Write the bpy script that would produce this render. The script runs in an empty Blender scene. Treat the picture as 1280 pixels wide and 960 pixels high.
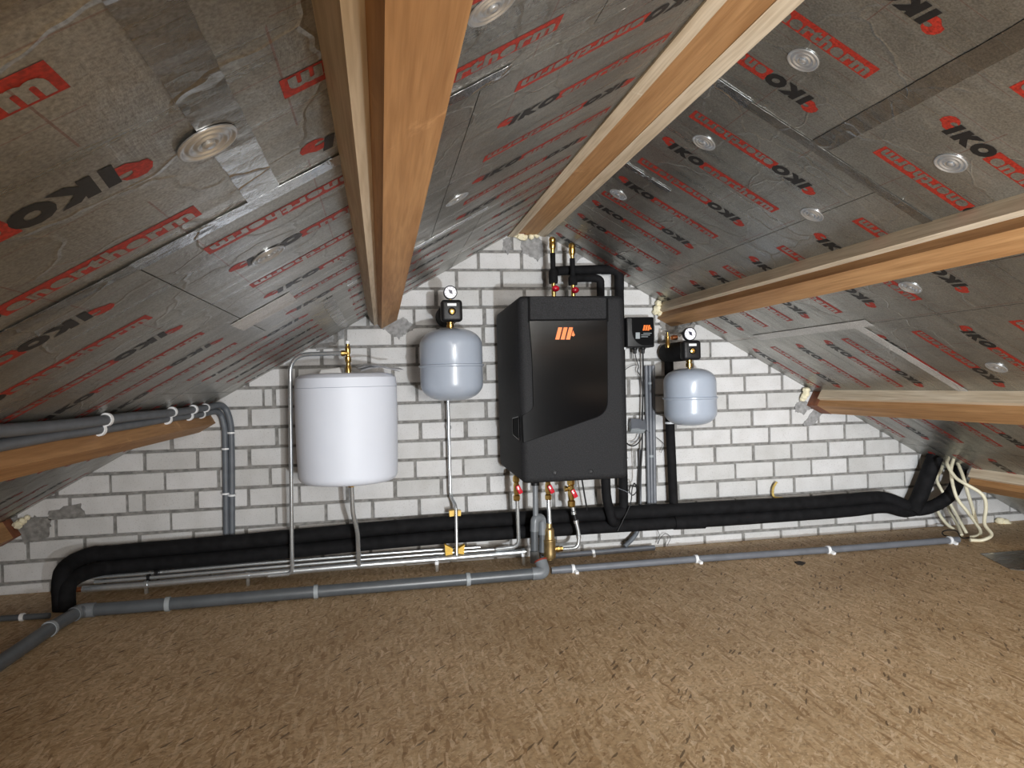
import bpy, bmesh, math, random
from mathutils import Vector, Matrix

random.seed(7)
SC = bpy.context.scene
COL = SC.collection

# ------------------------------------------------------------------ camera
FPX, YAW, PITCH, ROLL = 875.85, 0.185012, -0.000212, -0.026899
CAM = Vector((0.0, -3.495, 0.8326))
_F = Vector((math.sin(YAW) * math.cos(PITCH), math.cos(YAW) * math.cos(PITCH), math.sin(PITCH)))
_R0 = Vector((math.cos(YAW), -math.sin(YAW), 0))
_U0 = _R0.cross(_F)
_R = _R0 * math.cos(ROLL) + _U0 * math.sin(ROLL)
_U = -_R0 * math.sin(ROLL) + _U0 * math.cos(ROLL)
cam_data = bpy.data.cameras.new('camera')
cam_data.sensor_fit = 'HORIZONTAL'
cam_data.sensor_width = 36.0
cam_data.lens = FPX / 1280 * 36.0
cam_data.clip_start = 0.02
cam = bpy.data.objects.new('camera', cam_data)
COL.objects.link(cam)
m = Matrix((_R, _U, -_F)).transposed().to_4x4()
m.translation = CAM
cam.matrix_world = m
SC.camera = cam

# ------------------------------------------------------------------ world, lights, exposure
world = bpy.data.worlds.new('world')
SC.world = world
world.use_nodes = True
world.node_tree.nodes['Background'].inputs[0].default_value = (0.5, 0.5, 0.5, 1)
world.node_tree.nodes['Background'].inputs[1].default_value = 0.0


def area_light(name, loc, target, size, power, color, spread=180):
    d = bpy.data.lights.new(name, 'AREA')
    d.shape = 'DISK'
    d.size = size
    d.energy = power
    d.color = color
    d.spread = math.radians(spread)
    o = bpy.data.objects.new(name, d)
    COL.objects.link(o)
    o.location = loc
    o.rotation_euler = (Vector(target) - Vector(loc)).to_track_quat('-Z', 'Y').to_euler()
    return o


# the work lamp standing low on the floor beside the photographer, and an added soft fill light behind the camera, not a real bulb
area_light('work_lamp_light', (0.80, -4.3, 0.22), (2.25, 0.0, 0.50), 0.09, 53.0, (0.90, 0.955, 1.0), 110)
area_light('added_fill_light', (1.0, -6.6, 0.95), (1.8, 0.0, -0.1), 1.0, 78.0, (1.0, 0.965, 0.92), 115)
SC.view_settings.view_transform = 'Standard'
SC.view_settings.look = 'None'
SC.view_settings.gamma = 1.0
SC.view_settings.use_curve_mapping = False
SC.view_settings.exposure = -0.15

FLOOR = -0.05


# ------------------------------------------------------------------ survey helpers (where a seen point lies at depth Y)
def ray(px, py):
    return _F + _R * ((px - 640) / FPX) - _U * ((py - 480) / FPX)


def P(px, py, Y=0.0):
    d = ray(px, py)
    return CAM + d * ((Y - CAM.y) / d.y)


def PF(px, py, h=0.0):
    d = ray(px, py)
    return CAM + d * ((FLOOR + h - CAM.z) / d.z)


def proj(v):
    d = Vector(v) - CAM
    w = d.dot(_F)
    return 640 + FPX * d.dot(_R) / w, 480 - FPX * d.dot(_U) / w


# ------------------------------------------------------------------ materials
MATS = {}


def nodes_of(name):
    mt = bpy.data.materials.new(name)
    mt.use_nodes = True
    nt = mt.node_tree
    MATS[name] = mt
    return mt, nt, nt.nodes['Principled BSDF']


def N(nt, typ, **kw):
    n = nt.nodes.new(typ)
    for k, v in kw.items():
        if k.startswith('i_'):
            key = k[2:]
            key = int(key) if key.isdigit() else key
            n.inputs[key].default_value = v
        else:
            setattr(n, k, v)
    return n


def ramp(nt, stops, interp='LINEAR'):
    n = nt.nodes.new('ShaderNodeValToRGB')
    cr = n.color_ramp
    cr.interpolation = interp
    while len(cr.elements) < len(stops):
        cr.elements.new(0.5)
    for e, (p, c) in zip(cr.elements, stops):
        e.position = p
        e.color = (*c, 1) if len(c) == 3 else c
    return n


def mixrgb(nt, a, b, fac, mode='MIX'):
    n = nt.nodes.new('ShaderNodeMix')
    n.data_type = 'RGBA'
    n.blend_type = mode
    for sock, v in ((n.inputs[6], a), (n.inputs[7], b), (n.inputs[0], fac)):
        if hasattr(v, 'node'):
            nt.links.new(v, sock)
        elif isinstance(v, (tuple, list)):
            sock.default_value = (*v, 1)
        else:
            sock.default_value = v
    return n.outputs[2]


def math_n(nt, op, a, b=None):
    n = nt.nodes.new('ShaderNodeMath')
    n.operation = op
    for i, v in enumerate((a, b)):
        if v is None:
            continue
        if hasattr(v, 'node'):
            nt.links.new(v, n.inputs[i])
        else:
            n.inputs[i].default_value = v
    return n.outputs[0]


def simple(name, col, rough=0.5, metal=0.0, noise=0.0, scale=30.0, bump=0.0, bscale=200.0, coat=0.0, spec=0.5, stretch=None):
    mt, nt, b = nodes_of(name)
    b.inputs['Roughness'].default_value = rough
    b.inputs['Metallic'].default_value = metal
    b.inputs['Coat Weight'].default_value = coat
    b.inputs['Specular IOR Level'].default_value = spec
    g = N(nt, 'ShaderNodeNewGeometry')
    mp = N(nt, 'ShaderNodeMapping')
    if stretch:
        mp.inputs['Scale'].default_value = stretch
    nt.links.new(g.outputs['Position'], mp.inputs['Vector'])
    tx = N(nt, 'ShaderNodeTexNoise', i_Scale=scale, i_Detail=5.0)
    nt.links.new(mp.outputs[0], tx.inputs['Vector'])
    lo = tuple(max(0, c * (1 - noise)) for c in col)
    hi = tuple(min(1, c * (1 + noise)) for c in col)
    r = ramp(nt, [(0.3, lo), (0.7, hi)])
    nt.links.new(tx.outputs['Fac'], r.inputs[0])
    nt.links.new(r.outputs[0], b.inputs['Base Color'])
    if bump:
        t2 = N(nt, 'ShaderNodeTexNoise', i_Scale=bscale, i_Detail=3.0)
        nt.links.new(mp.outputs[0], t2.inputs['Vector'])
        bp = N(nt, 'ShaderNodeBump', i_Strength=bump, i_Distance=0.002)
        nt.links.new(t2.outputs['Fac'], bp.inputs['Height'])
        nt.links.new(bp.outputs[0], b.inputs['Normal'])
    return mt


simple('chrome', (0.66, 0.70, 0.73), 0.27, 0.80, 0.08, 15)
simple('brass', (0.62, 0.42, 0.14), 0.28, 1.0, 0.15, 60)
simple('brass_dull', (0.50, 0.36, 0.17), 0.40, 0.9, 0.15, 60)
simple('copper', (0.55, 0.22, 0.10), 0.4, 1.0, 0.2, 60)
simple('black_foam', (0.008, 0.008, 0.009), 0.8, 0.0, 0.4, 25, 0.45, 90, spec=0.16)
simple('black_plastic', (0.010, 0.010, 0.011), 0.45, 0.0, 0.2, 50, spec=0.3)
simple('black_gloss', (0.003, 0.003, 0.0035), 0.12, 0.0, 0.1, 3, spec=0.35)
simple('charcoal_shell', (0.018, 0.0185, 0.0205), 0.68, 0.0, 0.5, 230, 0.7, 300, spec=0.22)
simple('charcoal_dark', (0.003, 0.003, 0.0035), 0.7, spec=0.1)
simple('white_enamel', (0.74, 0.79, 0.89), 0.52, 0.0, 0.02, 4)
simple('grey_enamel', (0.36, 0.41, 0.49), 0.30, 0.0, 0.03, 4, coat=0.2)
simple('white_plastic', (0.78, 0.80, 0.82), 0.45, 0.0, 0.03)
simple('grey_pvc', (0.085, 0.095, 0.105), 0.36, 0.0, 0.12, 18)
simple('grey_pvc_fitting', (0.165, 0.18, 0.195), 0.38, 0.0, 0.12, 18)
simple('grey_conduit', (0.13, 0.14, 0.16), 0.42, 0.0, 0.12, 20)
simple('ribbed_conduit', (0.115, 0.13, 0.15), 0.5, 0.0, 0.15, 20)
simple('grey_box', (0.30, 0.33, 0.35), 0.5, 0.0, 0.05)
simple('cream_cable', (0.70, 0.66, 0.50), 0.45, 0.0, 0.06, 20)
simple('red_handle', (0.55, 0.012, 0.03), 0.25, 0.0, 0.05)
simple('red_rubber', (0.22, 0.03, 0.015), 0.5)
simple('orange_logo', (0.95, 0.20, 0.02), 0.4)
simple('yellow_plastic', (0.75, 0.45, 0.02), 0.4, 0.0, 0.12, 80)
simple('dial', (0.82, 0.83, 0.90), 0.3)
simple('dial_ink', (0.03, 0.03, 0.06), 0.4)
simple('foam', (0.78, 0.72, 0.52), 0.8, 0.0, 0.12, 60, 0.6, 120)
simple('paper', (0.36, 0.37, 0.40), 0.3, 0.0, 0.6, 35)
simple('print_red', (0.34, 0.026, 0.014), 0.5, 0.2, 0.45, 200)
simple('print_black', (0.014, 0.013, 0.013), 0.45, 0.2, 0.4, 240)
simple('backing', (0.10, 0.09, 0.08), 0.9)
simple('mortar', (0.21, 0.205, 0.195), 0.92, 0.0, 0.35, 45, 0.8, 160)
simple('mortar_smear', (0.27, 0.27, 0.27), 0.92, 0.0, 0.3, 50, 0.8, 160)
simple('plaster_back', (0.16, 0.16, 0.16), 0.9, 0.0, 0.1, 6, 0.4, 80)
simple('red_wood', (0.22, 0.075, 0.035), 0.6, 0.0, 0.35, 30)
simple('floor_chip', (0.03, 0.022, 0.016), 0.8, 0.0, 0.3, 60)


def brick_mat():
    mt, nt, b = nodes_of('brick')
    g = N(nt, 'ShaderNodeNewGeometry')
    oi = N(nt, 'ShaderNodeObjectInfo')
    big = N(nt, 'ShaderNodeTexNoise', i_Scale=9.0, i_Detail=4.0)
    nt.links.new(g.outputs['Position'], big.inputs['Vector'])
    fine = N(nt, 'ShaderNodeTexNoise', i_Scale=170.0, i_Detail=3.0)
    nt.links.new(g.outputs['Position'], fine.inputs['Vector'])
    r0 = ramp(nt, [(0.0, (0.53, 0.53, 0.525)), (1.0, (0.64, 0.64, 0.645))])
    nt.links.new(oi.outputs['Random'], r0.inputs[0])
    r1 = ramp(nt, [(0.3, (0.80, 0.79, 0.77)), (0.6, (1, 1, 1))])
    nt.links.new(big.outputs['Fac'], r1.inputs[0])
    c = mixrgb(nt, r0.outputs[0], r1.outputs[0], 0.55, 'MULTIPLY')
    r2 = ramp(nt, [(0.28, (0.55, 0.54, 0.52)), (0.42, (1, 1, 1))])
    nt.links.new(fine.outputs['Fac'], r2.inputs[0])
    c = mixrgb(nt, c, r2.outputs[0], 0.6, 'MULTIPLY')
    nt.links.new(c, b.inputs['Base Color'])
    b.inputs['Roughness'].default_value = 0.88
    bp = N(nt, 'ShaderNodeBump', i_Strength=0.35, i_Distance=0.002)
    nt.links.new(fine.outputs['Fac'], bp.inputs['Height'])
    nt.links.new(bp.outputs[0], b.inputs['Normal'])


brick_mat()


def foil_mat(name, base, rough, metal, crinkle, lines=True):
    mt, nt, b = nodes_of(name)
    g = N(nt, 'ShaderNodeNewGeometry')
    pos = g.outputs['Position']
    n1 = N(nt, 'ShaderNodeTexNoise', i_Scale=3.5, i_Detail=6.0, i_Roughness=0.6)
    nt.links.new(pos, n1.inputs['Vector'])
    n2 = N(nt, 'ShaderNodeTexNoise', i_Scale=230.0, i_Detail=2.0)
    nt.links.new(pos, n2.inputs['Vector'])
    lo = tuple(c * 0.72 for c in base)
    hi = tuple(min(1, c * 1.15) for c in base)
    r = ramp(nt, [(0.32, lo), (0.68, hi)])
    nt.links.new(n1.outputs['Fac'], r.inputs[0])
    r2 = ramp(nt, [(0.3, (0.62, 0.61, 0.59)), (0.7, (1.15, 1.14, 1.12))])
    nt.links.new(n2.outputs['Fac'], r2.inputs[0])
    c = mixrgb(nt, r.outputs[0], r2.outputs[0], 0.8, 'MULTIPLY')
    if lines:
        sp = N(nt, 'ShaderNodeSeparateXYZ')
        nt.links.new(pos, sp.inputs[0])
        # faint printed cutting grid of the board facing
        fy = math_n(nt, 'FRACT', math_n(nt, 'MULTIPLY', math_n(nt, 'ADD', sp.outputs[1], 10.03), 9.6))
        ly = math_n(nt, 'LESS_THAN', fy, 0.022)
        fx = math_n(nt, 'FRACT', math_n(nt, 'MULTIPLY', math_n(nt, 'ADD', sp.outputs[0], 9.92), 5.7))
        lx = math_n(nt, 'LESS_THAN', fx, 0.013)
        brk = N(nt, 'ShaderNodeTexNoise', i_Scale=6.0, i_Detail=1.0)
        nt.links.new(pos, brk.inputs['Vector'])
        gate = math_n(nt, 'GREATER_THAN', brk.outputs['Fac'], 0.47)
        ln = math_n(nt, 'MAXIMUM', math_n(nt, 'MULTIPLY', ly, 0.55), math_n(nt, 'MULTIPLY', lx, 0.8))
        ln = math_n(nt, 'MULTIPLY', math_n(nt, 'MULTIPLY', ln, gate), 0.6)
        c = mixrgb(nt, c, (0.25, 0.07, 0.05), ln)
    nt.links.new(c, b.inputs['Base Color'])
    b.inputs['Metallic'].default_value = metal
    ms = N(nt, 'ShaderNodeMapping')
    ms.inputs['Scale'].default_value = (1.6, 26.0, 1.6)
    nt.links.new(pos, ms.inputs['Vector'])
    sk = N(nt, 'ShaderNodeTexNoise', i_Scale=1.0, i_Detail=5.0, i_Roughness=0.65)
    nt.links.new(ms.outputs[0], sk.inputs['Vector'])
    rr = N(nt, 'ShaderNodeMapRange', i_1=0.3, i_2=0.7, i_3=rough - 0.13, i_4=rough + 0.12)
    nt.links.new(sk.outputs['Fac'], rr.inputs[0])
    nt.links.new(rr.outputs[0], b.inputs['Roughness'])
    mp = N(nt, 'ShaderNodeMapping')
    mp.inputs['Scale'].default_value = (1.0, 0.35, 1.0)
    nt.links.new(pos, mp.inputs['Vector'])
    w1 = N(nt, 'ShaderNodeTexNoise', i_Scale=7.0, i_Detail=7.0, i_Roughness=0.62, i_Distortion=0.6)
    nt.links.new(mp.outputs[0], w1.inputs['Vector'])
    vo = N(nt, 'ShaderNodeTexVoronoi', i_Scale=5.0, feature='DISTANCE_TO_EDGE')
    wn = N(nt, 'ShaderNodeTexNoise', i_Scale=4.0, i_Detail=3.0)
    nt.links.new(pos, wn.inputs['Vector'])
    wv = mixrgb(nt, pos, wn.outputs['Color'], 0.25)
    nt.links.new(wv, vo.inputs['Vector'])
    cre = ramp(nt, [(0.0, (1, 1, 1)), (0.022, (0, 0, 0))])
    nt.links.new(vo.outputs['Distance'], cre.inputs[0])
    h = math_n(nt, 'ADD', math_n(nt, 'MULTIPLY', w1.outputs['Fac'], 0.6), math_n(nt, 'MULTIPLY', cre.outputs[0], 0.10 if lines else 0.25))
    h = math_n(nt, 'ADD', h, math_n(nt, 'MULTIPLY', n2.outputs['Fac'], 0.02))
    h = math_n(nt, 'ADD', h, math_n(nt, 'MULTIPLY', sk.outputs['Fac'], 0.10))
    bp = N(nt, 'ShaderNodeBump', i_Strength=crinkle, i_Distance=0.02)
    nt.links.new(h, bp.inputs['Height'])
    nt.links.new(bp.outputs[0], b.inputs['Normal'])


foil_mat('foil', (0.41, 0.41, 0.385), 0.36, 0.84, 0.45)
foil_mat('foil_tape', (0.58, 0.60, 0.62), 0.20, 0.95, 0.40, False)
foil_mat('foil_tape_dark_reflection', (0.33, 0.325, 0.31), 0.27, 0.9, 0.22, False)  # base darkened to paint in the tape's reflection of dark surroundings
foil_mat('foil_tape_pale', (0.60, 0.60, 0.59), 0.45, 0.35, 0.25, False)
simple('steel_disc', (0.66, 0.70, 0.74), 0.34, 0.85, 0.08, 30)


def wood_mat(name, dark, light, scale=1.0):
    mt, nt, b = nodes_of(name)
    g = N(nt, 'ShaderNodeNewGeometry')
    oi = N(nt, 'ShaderNodeObjectInfo')
    mp = N(nt, 'ShaderNodeMapping')
    mp.inputs['Scale'].default_value = (1.0, 0.045, 1.0)
    off = N(nt, 'ShaderNodeVectorMath', operation='ADD')
    nt.links.new(g.outputs['Position'], off.inputs[0])
    nt.links.new(oi.outputs['Random'], off.inputs[1])
    nt.links.new(off.outputs[0], mp.inputs['Vector'])
    tx = N(nt, 'ShaderNodeTexNoise', i_Scale=26.0 * scale, i_Detail=4.0, i_Distortion=0.7)
    nt.links.new(mp.outputs[0], tx.inputs['Vector'])
    wv = N(nt, 'ShaderNodeTexNoise', i_Scale=150.0 * scale, i_Detail=2.0)
    nt.links.new(mp.outputs[0], wv.inputs['Vector'])
    r = ramp(nt, [(0.28, dark), (0.5, tuple((a + c) / 2 for a, c in zip(dark, light))), (0.72, light)])
    nt.links.new(tx.outputs['Fac'], r.inputs[0])
    r2 = ramp(nt, [(0.35, (0.74, 0.70, 0.64)), (0.6, (1, 1, 1))])
    nt.links.new(wv.outputs['Fac'], r2.inputs[0])
    c = mixrgb(nt, r.outputs[0], r2.outputs[0], 0.7, 'MULTIPLY')
    # knots
    vo = N(nt, 'ShaderNodeTexVoronoi', i_Scale=3.2)
    m2 = N(nt, 'ShaderNodeMapping')
    m2.inputs['Scale'].default_value = (1.5, 0.8, 1.5)
    nt.links.new(off.outputs[0], m2.inputs['Vector'])
    nt.links.new(m2.outputs[0], vo.inputs['Vector'])
    kr = ramp(nt, [(0.018, (1, 1, 1)), (0.075, (0, 0, 0))])
    nt.links.new(vo.outputs['Distance'], kr.inputs[0])
    c = mixrgb(nt, c, tuple(x * 0.35 for x in dark), math_n(nt, 'MULTIPLY', kr.outputs[0], 0.7))
    # pale scuffs
    sc = N(nt, 'ShaderNodeTexNoise', i_Scale=5.0, i_Detail=8.0, i_Roughness=0.7)
    nt.links.new(off.outputs[0], sc.inputs['Vector'])
    sr = ramp(nt, [(0.64, (0, 0, 0)), (0.72, (1, 1, 1))])
    nt.links.new(sc.outputs['Fac'], sr.inputs[0])
    c = mixrgb(nt, c, tuple(min(1, x * 1.5 + 0.06) for x in light), math_n(nt, 'MULTIPLY', sr.outputs[0], 0.35))
    nt.links.new(c, b.inputs['Base Color'])
    b.inputs['Roughness'].default_value = 0.62
    bp = N(nt, 'ShaderNodeBump', i_Strength=0.25, i_Distance=0.002)
    nt.links.new(wv.outputs['Fac'], bp.inputs['Height'])
    nt.links.new(bp.outputs[0], b.inputs['Normal'])


wood_mat('beam_wood', (0.36, 0.180, 0.068), (0.58, 0.335, 0.150))
wood_mat('pale_wood', (0.58, 0.47, 0.33), (0.80, 0.70, 0.55))


def osb_mat():
    mt, nt, b = nodes_of('osb')
    g = N(nt, 'ShaderNodeNewGeometry')
    pos = g.outputs['Position']
    warp = N(nt, 'ShaderNodeTexNoise', i_Scale=5.5, i_Detail=3.0)
    nt.links.new(pos, warp.inputs['Vector'])
    layers = []
    for i, (ang, sx, sy, seed) in enumerate(((0.25, 30, 170, 0), (1.05, 26, 150, 3.1), (-0.6, 32, 190, 7.7), (2.2, 36, 200, 5.2), (1.6, 20, 130, 9.4))):
        v = mixrgb(nt, pos, warp.outputs['Color'], 0.055)
        mp = N(nt, 'ShaderNodeMapping')
        mp.inputs['Rotation'].default_value = (0, 0, ang)
        mp.inputs['Location'].default_value = (seed, seed * 1.7, 0)
        mp.inputs['Scale'].default_value = (sx, sy, 0)
        mp.vector_type = 'POINT'
        # rotate first, then stretch
        m2 = N(nt, 'ShaderNodeMapping')
        mp.inputs['Scale'].default_value = (1, 1, 1)
        m2.inputs['Scale'].default_value = (sx, sy, 0)
        nt.links.new(v, mp.inputs['Vector'])
        nt.links.new(mp.outputs[0], m2.inputs['Vector'])
        vo = N(nt, 'ShaderNodeTexVoronoi', i_Scale=1.0, i_Randomness=1.0)
        nt.links.new(m2.outputs[0], vo.inputs['Vector'])
        layers.append(vo)
    s0 = N(nt, 'ShaderNodeSeparateColor')
    pal = [(0.0, (0.36, 0.225, 0.110)), (0.2, (0.52, 0.360, 0.200)), (0.55, (0.60, 0.435, 0.258)), (0.85, (0.68, 0.515, 0.325)), (1.0, (0.78, 0.62, 0.43))]
    col = None
    for i, vo in enumerate(layers):
        s = N(nt, 'ShaderNodeSeparateColor')
        nt.links.new(vo.outputs['Color'], s.inputs[0])
        rp = ramp(nt, pal)
        nt.links.new(s.outputs[0], rp.inputs[0])
        if col is None:
            col = rp.outputs[0]
        else:
            fac = math_n(nt, 'MULTIPLY', math_n(nt, 'GREATER_THAN', s.outputs[1], 0.52), 0.88)
            col = mixrgb(nt, col, rp.outputs[0], fac)
    # fine grain and dark flecks
    fn = N(nt, 'ShaderNodeTexNoise', i_Scale=75.0, i_Detail=6.0, i_Roughness=0.75)
    nt.links.new(pos, fn.inputs['Vector'])
    fr = ramp(nt, [(0.33, (0.42, 0.38, 0.33)), (0.50, (0.95, 0.94, 0.93)), (0.70, (1.15, 1.15, 1.15))])
    nt.links.new(fn.outputs['Fac'], fr.inputs[0])
    col = mixrgb(nt, col, fr.outputs[0], 0.65, 'MULTIPLY')
    sp = layers[3]
    s = N(nt, 'ShaderNodeSeparateColor')
    nt.links.new(sp.outputs['Color'], s.inputs[0])
    dk = math_n(nt, 'MULTIPLY', math_n(nt, 'GREATER_THAN', s.outputs[2], 0.988), 0.7)
    col = mixrgb(nt, col, (0.07, 0.04, 0.02), dk)
    # large stains and a dusty pale area
    st = N(nt, 'ShaderNodeTexNoise', i_Scale=1.6, i_Detail=5.0)
    nt.links.new(pos, st.inputs['Vector'])
    sr = ramp(nt, [(0.35, (0.80, 0.76, 0.70)), (0.55, (1, 1, 1)), (0.72, (1.12, 1.10, 1.10))])
    nt.links.new(st.outputs['Fac'], sr.inputs[0])
    col = mixrgb(nt, col, sr.outputs[0], 0.8, 'MULTIPLY')
    nt.links.new(col, b.inputs['Base Color'])
    b.inputs['Roughness'].default_value = 0.6
    b.inputs['Specular IOR Level'].default_value = 0.35
    bp = N(nt, 'ShaderNodeBump', i_Strength=0.35, i_Distance=0.002)
    nt.links.new(fn.outputs['Fac'], bp.inputs['Height'])
    nt.links.new(bp.outputs[0], b.inputs['Normal'])


osb_mat()


# ------------------------------------------------------------------ mesh building
class MB:
    def __init__(self):
        self.v = []
        self.f = []
        self.mi = []

    def add(self, verts, faces, mi=0):
        o = len(self.v)
        self.v += [Vector(x) for x in verts]
        self.f += [[i + o for i in fc] for fc in faces]
        self.mi += [mi] * len(faces)
        return self

    def box(self, lo, hi, bev=0.0, mat4=None, mi=0, seg=1):
        bm = bmesh.new()
        bmesh.ops.create_cube(bm, size=1.0)
        lo, hi = Vector(lo), Vector(hi)
        c, s = (lo + hi) / 2, hi - lo
        for v in bm.verts:
            v.co = Vector((v.co.x * s.x, v.co.y * s.y, v.co.z * s.z)) + c
        if bev:
            bmesh.ops.bevel(bm, geom=bm.edges[:], offset=bev, segments=seg, affect='EDGES', profile=0.5)
        if mat4 is not None:
            bm.transform(mat4)
        self.bm(bm, mi)
        return self

    def bm(self, bm, mi=0):
        bm.verts.index_update()
        self.add([v.co.copy() for v in bm.verts], [[v.index for v in f.verts] for f in bm.faces], mi)
        bm.free()
        return self

    def hull8(self, pts, bev=0.0, seg=3, mi=0):
        # pts: back quad (4, ccw seen from front), front quad (4)
        bm = bmesh.new()
        vs = [bm.verts.new(p) for p in pts]
        for q in ((0, 1, 2, 3), (7, 6, 5, 4), (0, 4, 5, 1), (1, 5, 6, 2), (2, 6, 7, 3), (3, 7, 4, 0)):
            bm.faces.new([vs[i] for i in q])
        bmesh.ops.recalc_face_normals(bm, faces=bm.faces[:])
        if bev:
            bmesh.ops.bevel(bm, geom=bm.edges[:], offset=bev, segments=seg, affect='EDGES', profile=0.5)
        return self.bm(bm, mi)

    def prism(self, poly, axis_vec, mi=0):
        # poly: 3D points in a plane; extruded along axis_vec
        a = Vector(axis_vec)
        n = len(poly)
        vs = [Vector(p) for p in poly] + [Vector(p) + a for p in poly]
        fs = [list(range(n))[::-1], [n + i for i in range(n)]]
        for i in range(n):
            j = (i + 1) % n
            fs.append([i, j, n + j, n + i])
        bm = bmesh.new()
        bv = [bm.verts.new(v) for v in vs]
        for f in fs:
            bm.faces.new([bv[i] for i in f])
        bmesh.ops.recalc_face_normals(bm, faces=bm.faces[:])
        return self.bm(bm, mi)

    def lathe(self, prof, org, axis=(0, 0, 1), seg=24, mi=0):
        ax = Vector(axis).normalized()
        t = Vector((1, 0, 0)) if abs(ax.x) < 0.9 else Vector((0, 1, 0))
        e1 = (t - ax * t.dot(ax)).normalized()
        e2 = ax.cross(e1)
        org = Vector(org)
        vs, fs = [], []
        for r, h in prof:
            for k in range(seg):
                a = 2 * math.pi * k / seg
                vs.append(org + ax * h + (e1 * math.cos(a) + e2 * math.sin(a)) * r)
        for i in range(len(prof) - 1):
            for k in range(seg):
                k2 = (k + 1) % seg
                fs.append([i * seg + k, i * seg + k2, (i + 1) * seg + k2, (i + 1) * seg + k])
        if prof[0][0] > 1e-5:
            fs.append([k for k in range(seg)][::-1])
        if prof[-1][0] > 1e-5:
            fs.append([(len(prof) - 1) * seg + k for k in range(seg)])
        return self.add(vs, fs, mi)

    def tube(self, pts, r, fillet=0.03, seg=12, smooth=False, mi=0, ripple=0.0):
        pts = [Vector(p) for p in pts]
        path = []
        if smooth:
            ext = [pts[0] * 2 - pts[1]] + pts + [pts[-1] * 2 - pts[-2]]
            for i in range(1, len(ext) - 2):
                p0, p1, p2, p3 = ext[i - 1:i + 3]
                for k in range(8):
                    t = k / 8
                    path.append(0.5 * ((2 * p1) + (p2 - p0) * t + (2 * p0 - 5 * p1 + 4 * p2 - p3) * t * t + (3 * p1 - p0 - 3 * p2 + p3) * t ** 3))
            path.append(pts[-1])
        else:
            path.append(pts[0])
            for i in range(1, len(pts) - 1):
                a, b, c = pts[i - 1], pts[i], pts[i + 1]
                d1, d2 = (a - b), (c - b)
                f = min(fillet, d1.length * 0.45, d2.length * 0.45)
                if d1.angle(-d2, 0) < 0.05:
                    path.append(b)
                    continue
                q0, q2 = b + d1.normalized() * f, b + d2.normalized() * f
                for k in range(8):
                    t = k / 7
                    path.append(q0 * (1 - t) ** 2 + b * 2 * t * (1 - t) + q2 * t * t)
            path.append(pts[-1])
        tang = []
        for i in range(len(path)):
            a = path[max(0, i - 1)]
            c = path[min(len(path) - 1, i + 1)]
            tang.append((c - a).normalized())
        t0 = tang[0]
        nrm = Vector((0, 0, 1)) if abs(t0.z) < 0.9 else Vector((0, 1, 0))
        nrm = (nrm - t0 * nrm.dot(t0)).normalized()
        vs, fs = [], []
        for i, pnt in enumerate(path):
            t = tang[i]
            nrm = (nrm - t * nrm.dot(t)).normalized()
            bn = t.cross(nrm)
            rr = r * (1 + ripple * (random.random() - 0.5))
            for k in range(seg):
                a = 2 * math.pi * k / seg
                vs.append(pnt + (nrm * math.cos(a) + bn * math.sin(a)) * rr)
        for i in range(len(path) - 1):
            for k in range(seg):
                k2 = (k + 1) % seg
                fs.append([i * seg + k, i * seg + k2, (i + 1) * seg + k2, (i + 1) * seg + k])
        fs.append(list(range(seg))[::-1])
        fs.append([(len(path) - 1) * seg + k for k in range(seg)])
        return self.add(vs, fs, mi)

    def mesh(self, name, mats, org=(0, 0, 0), smooth=True):
        me = bpy.data.meshes.new(name)
        o = Vector(org)
        me.from_pydata([tuple(v - o) for v in self.v], [], self.f)
        for mname in mats:
            me.materials.append(MATS[mname])
        for p, k in zip(me.polygons, self.mi):
            p.material_index = k
        if smooth:
            me.shade_smooth()
            me.set_sharp_from_angle(angle=math.radians(38))
        me.update()
        return me


def obj(name, mb, mats, parent=None, smooth=True):
    if isinstance(mats, str):
        mats = [mats]
    org = Vector((0, 0, 0))
    if parent is not None:
        org = Vector(parent.get('_org', (0, 0, 0)))
    o = bpy.data.objects.new(name, mb.mesh(name, mats, org, smooth))
    COL.objects.link(o)
    if parent is not None:
        o.parent = parent
        o['_org'] = tuple(org)
    return o


def tag(o, label, cat, group=None):
    o['label'] = label
    o['category'] = cat
    if group:
        o['group'] = group
    return o


def thing(name, label, cat, loc, group=None):
    o = bpy.data.objects.new(name, None)
    COL.objects.link(o)
    o.location = loc
    o.empty_display_size = 0.05
    o['_org'] = tuple(loc)
    return tag(o, label, cat, group)


def struct(o):
    o['kind'] = 'structure'
    return o


# ------------------------------------------------------------------ the attic shell
XR, LA, LB, RA, RB = 0.756, 1.2165, 0.5645, 2.071, -0.566     # ridge x; foil planes z = a + b x
YB = -7.8                                                     # back of the attic
mb = MB().box((-2.6, YB - 0.1, FLOOR - 0.04), (4.1, 0.12, FLOOR))
struct(obj('floor', mb, 'osb', smooth=False))

mb = MB().prism([(-2.6, 0.009, FLOOR - 0.04), (4.1, 0.009, FLOOR - 0.04), (4.1, 0.009, -0.02), (XR, 0.009, 1.80), (-2.6, 0.009, -0.02)], (0, 0.1, 0))
wall = struct(obj('wall_back', mb, 'mortar', smooth=False))
mb = MB().prism([(-2.6, YB, FLOOR - 0.04), (4.1, YB, FLOOR - 0.04), (4.1, YB, -0.02), (XR, YB, 1.80), (-2.6, YB, -0.02)], (0, -0.1, 0))
struct(obj('wall_front', mb, 'plaster_back', smooth=False))

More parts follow.
